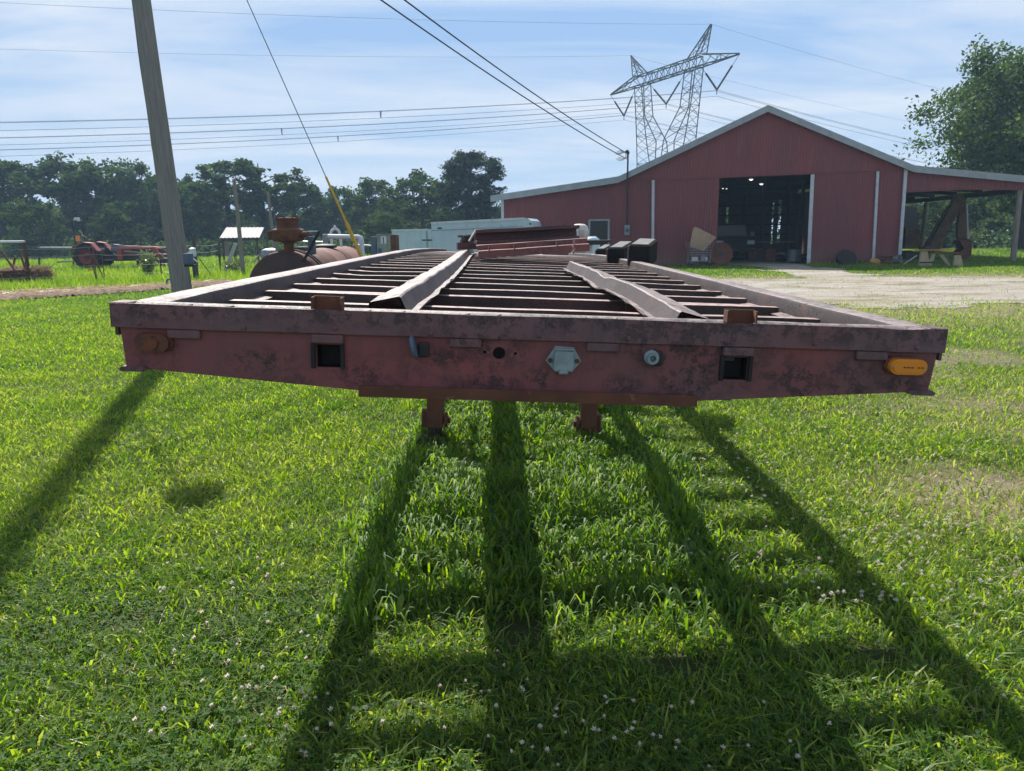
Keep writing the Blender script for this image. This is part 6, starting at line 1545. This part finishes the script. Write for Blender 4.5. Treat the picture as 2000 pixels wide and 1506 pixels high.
near = [(588, 1352), (598, 1362), (604, 1350), (615, 1364), (574, 1382), (640, 1356), (646, 1386), (647, 1417), (690, 1384), (716, 1386), (748, 1410), (773, 1377), (796, 1372), (806, 1372), (822, 1376), (816, 1412), (868, 1422), (742, 1243), (818, 1253), (703, 1290), (690, 1190), (972, 1272), (1020, 1345), (1030, 1328), (1022, 1350), (892, 1362), (940, 1352), (955, 1350), (970, 1380), (1085, 1400), (1088, 1386), (1182, 1362), (1185, 1374), (1237, 1370), (1160, 1425), (1172, 1428), (1200, 1442), (1225, 1430), (1235, 1425), (1238, 1412), (1275, 1436), (1290, 1440), (1320, 1462), (1323, 1448), (1070, 1466), (1040, 1460), (1020, 1452), (1000, 1470), (1090, 1495), (590, 1468), (597, 1472), (1545, 1450), (1558, 1478), (1462, 1458), (1412, 1460), (1493, 1373), (1352, 1374), (1312, 1382), (1606, 1245), (1716, 1254), (1782, 1338), (1620, 1415), (1385, 1498), (910, 1330), (1055, 1420), (1140, 1410), (985, 1300), (860, 1340), (1250, 1455), (1180, 1400), (1105, 1432), (955, 1440), (560, 1420), (551, 1440), (395, 1110), (385, 1112), (455, 1150), (363, 1085), (545, 1365), (500, 1345), (545, 1395), (35, 1390), (460, 1366), (1600, 1150), (1730, 960), (1755, 1010), (1850, 1010), (1690, 1030), (1905, 1200), (1965, 1210), (1880, 1075), (1820, 1120), (1985, 1090), (1930, 1160), (1870, 1225), (1945, 1290), (1960, 1360)]
for i, (px, py) in enumerate(near): flower(px, py, i)
sp = []
for _ in range(340):
    px = rng.normal(1720, 170); py = rng.uniform(785, 1180); px += (py - 900) * .35
    if px < 1460 or px > 2150: continue
    sp.append(onground(px, py, .07))
for _ in range(60): sp.append(onground(rng.uniform(1330, 1500), rng.uniform(820, 1100), .06))
for _ in range(46): sp.append(onground(rng.uniform(250, 620), rng.uniform(1080, 1480), .06))
V = []; T_ = []
for i, p in enumerate(sp):
    me = FM[i % 4][0]; co = np.empty(len(me.vertices) * 3, np.float32); me.vertices.foreach_get('co', co); tt = np.empty(len(me.vertices), np.float32); me.attributes['tint'].data.foreach_get('value', tt)
    co = co.reshape(-1, 3) * rng.uniform(.75, 1.15) + np.array([p.x, p.y, G(p.x, p.y) + rng.uniform(.05, .085)]); V.append(co); T_.append(tt)
V = np.concatenate(V); tag(mob('clover_blooms', np_mesh('clover_blooms', V, np.arange(len(V)).reshape(-1, 4), np.concatenate(T_)), None, MT['flower']), kind='stuff')
# dry thatch among the lawn blades and loose stones on the drive
th_ = Pile(); x, y = scatter(1.4, 8, 420); n = len(x); k = rng.uniform(0, 1, n) < .25 + 1.2 * dry(x, y) + .6 * (fbm(x, y, 1.4, 77) > .58); x, y = x[k], y[k]; n = len(x)
a = rng.uniform(0, 6.28, n); L_ = rng.uniform(.010, .034, n); z = gz(x, y) + rng.uniform(.004, .045, n); C = np.stack([x, y, z], -1); D = np.stack([np.cos(a) * L_, np.sin(a) * L_, rng.normal(0, .012, n)], -1); Wv = np.stack([-np.sin(a), np.cos(a), np.zeros(n)], -1) * .0012
th_.add(np.stack([C - D - Wv, C + D - Wv, C + D + Wv, C - D + Wv], 1).reshape(-1, 3), [np.arange(4 * n).reshape(n, 4)], np.repeat(rng.uniform(0, .5, n), 4)); th_.build('dry_thatch', MT['straw'])
n = 9000; x = rng.uniform(3, 26, n); y = rng.uniform(13.5, 26, n); k = (gravel(x, y) > rng.uniform(.1, 1, n)) & in_view(x, y, 3, 3); x, y = x[k], y[k]; n = len(x)
r_ = rng.uniform(.008, .035, n) ** 1.0; z = gz(x, y) + .012; V = np.stack([np.stack([x + r_ * np.cos(t) * rng.uniform(.6, 1.2, n), y + r_ * np.sin(t) * rng.uniform(.6, 1.2, n), z], -1) for t in (0, 1.57, 3.14, 4.71)] + [np.stack([x, y, z + r_ * rng.uniform(.5, .9, n)], -1)], 1).reshape(-1, 3); i = np.arange(n)[:, None] * 5
me = np_mesh('loose_stones', V, [i + np.array([[a, (a + 1) % 4, 4]]) for a in range(4)]); tag(mob('loose_stones', me, None, MT['gravel']), kind='stuff')
# dry straw on the trodden strip and thin tufts along the drive
st = Pile(); n = 26000; x = rng.uniform(-26, -9, n); y = rng.uniform(13, 32, n); k = (rng.uniform(0, 1, n) < dirtstrip(x, y)) & in_view(x, y, 3, 3); x, y = x[k], y[k]; n = len(x)
z = gz(x, y) + .02 + hump(x, y) * 1.0 + rng.uniform(0, .05, n); th = rng.uniform(0, 2 * pi, n); L_ = rng.uniform(.08, .26, n); wd = rng.uniform(.006, .014, n)
C = np.stack([x, y, z], -1); D = np.stack([np.cos(th) * L_, np.sin(th) * L_, rng.normal(0, .05, n)], -1) * .5; Wv = np.stack([-np.sin(th) * wd, np.cos(th) * wd, np.full(n, .006)], -1) * .5
st.add(np.stack([C - D - Wv, C + D - Wv, C + D + Wv, C - D + Wv], 1).reshape(-1, 3), [np.arange(4 * n).reshape(n, 4)], np.repeat(rng.uniform(0, 1, n), 4)); st.build('dry_straw', MT['straw'])

# ---------------------------------------------------------------- humid air
hb = MB().box(-430, 430, -70, 900, -3.2, 36)
hz_ = hb.build('haze', None); tag(hz_, kind='stuff')
m = bpy.data.materials.new('humid_air'); m.use_nodes = True; m.node_tree.nodes.clear()
pv = m.node_tree.nodes.new('ShaderNodeVolumePrincipled'); om = m.node_tree.nodes.new('ShaderNodeOutputMaterial')
pv.inputs['Color'].default_value = (0.50, 0.74, 1.0, 1); pv.inputs['Density'].default_value = 0.0009; pv.inputs['Anisotropy'].default_value = 0.0
m.node_tree.links.new(pv.outputs[0], om.inputs['Volume']); hz_.data.materials.append(m)
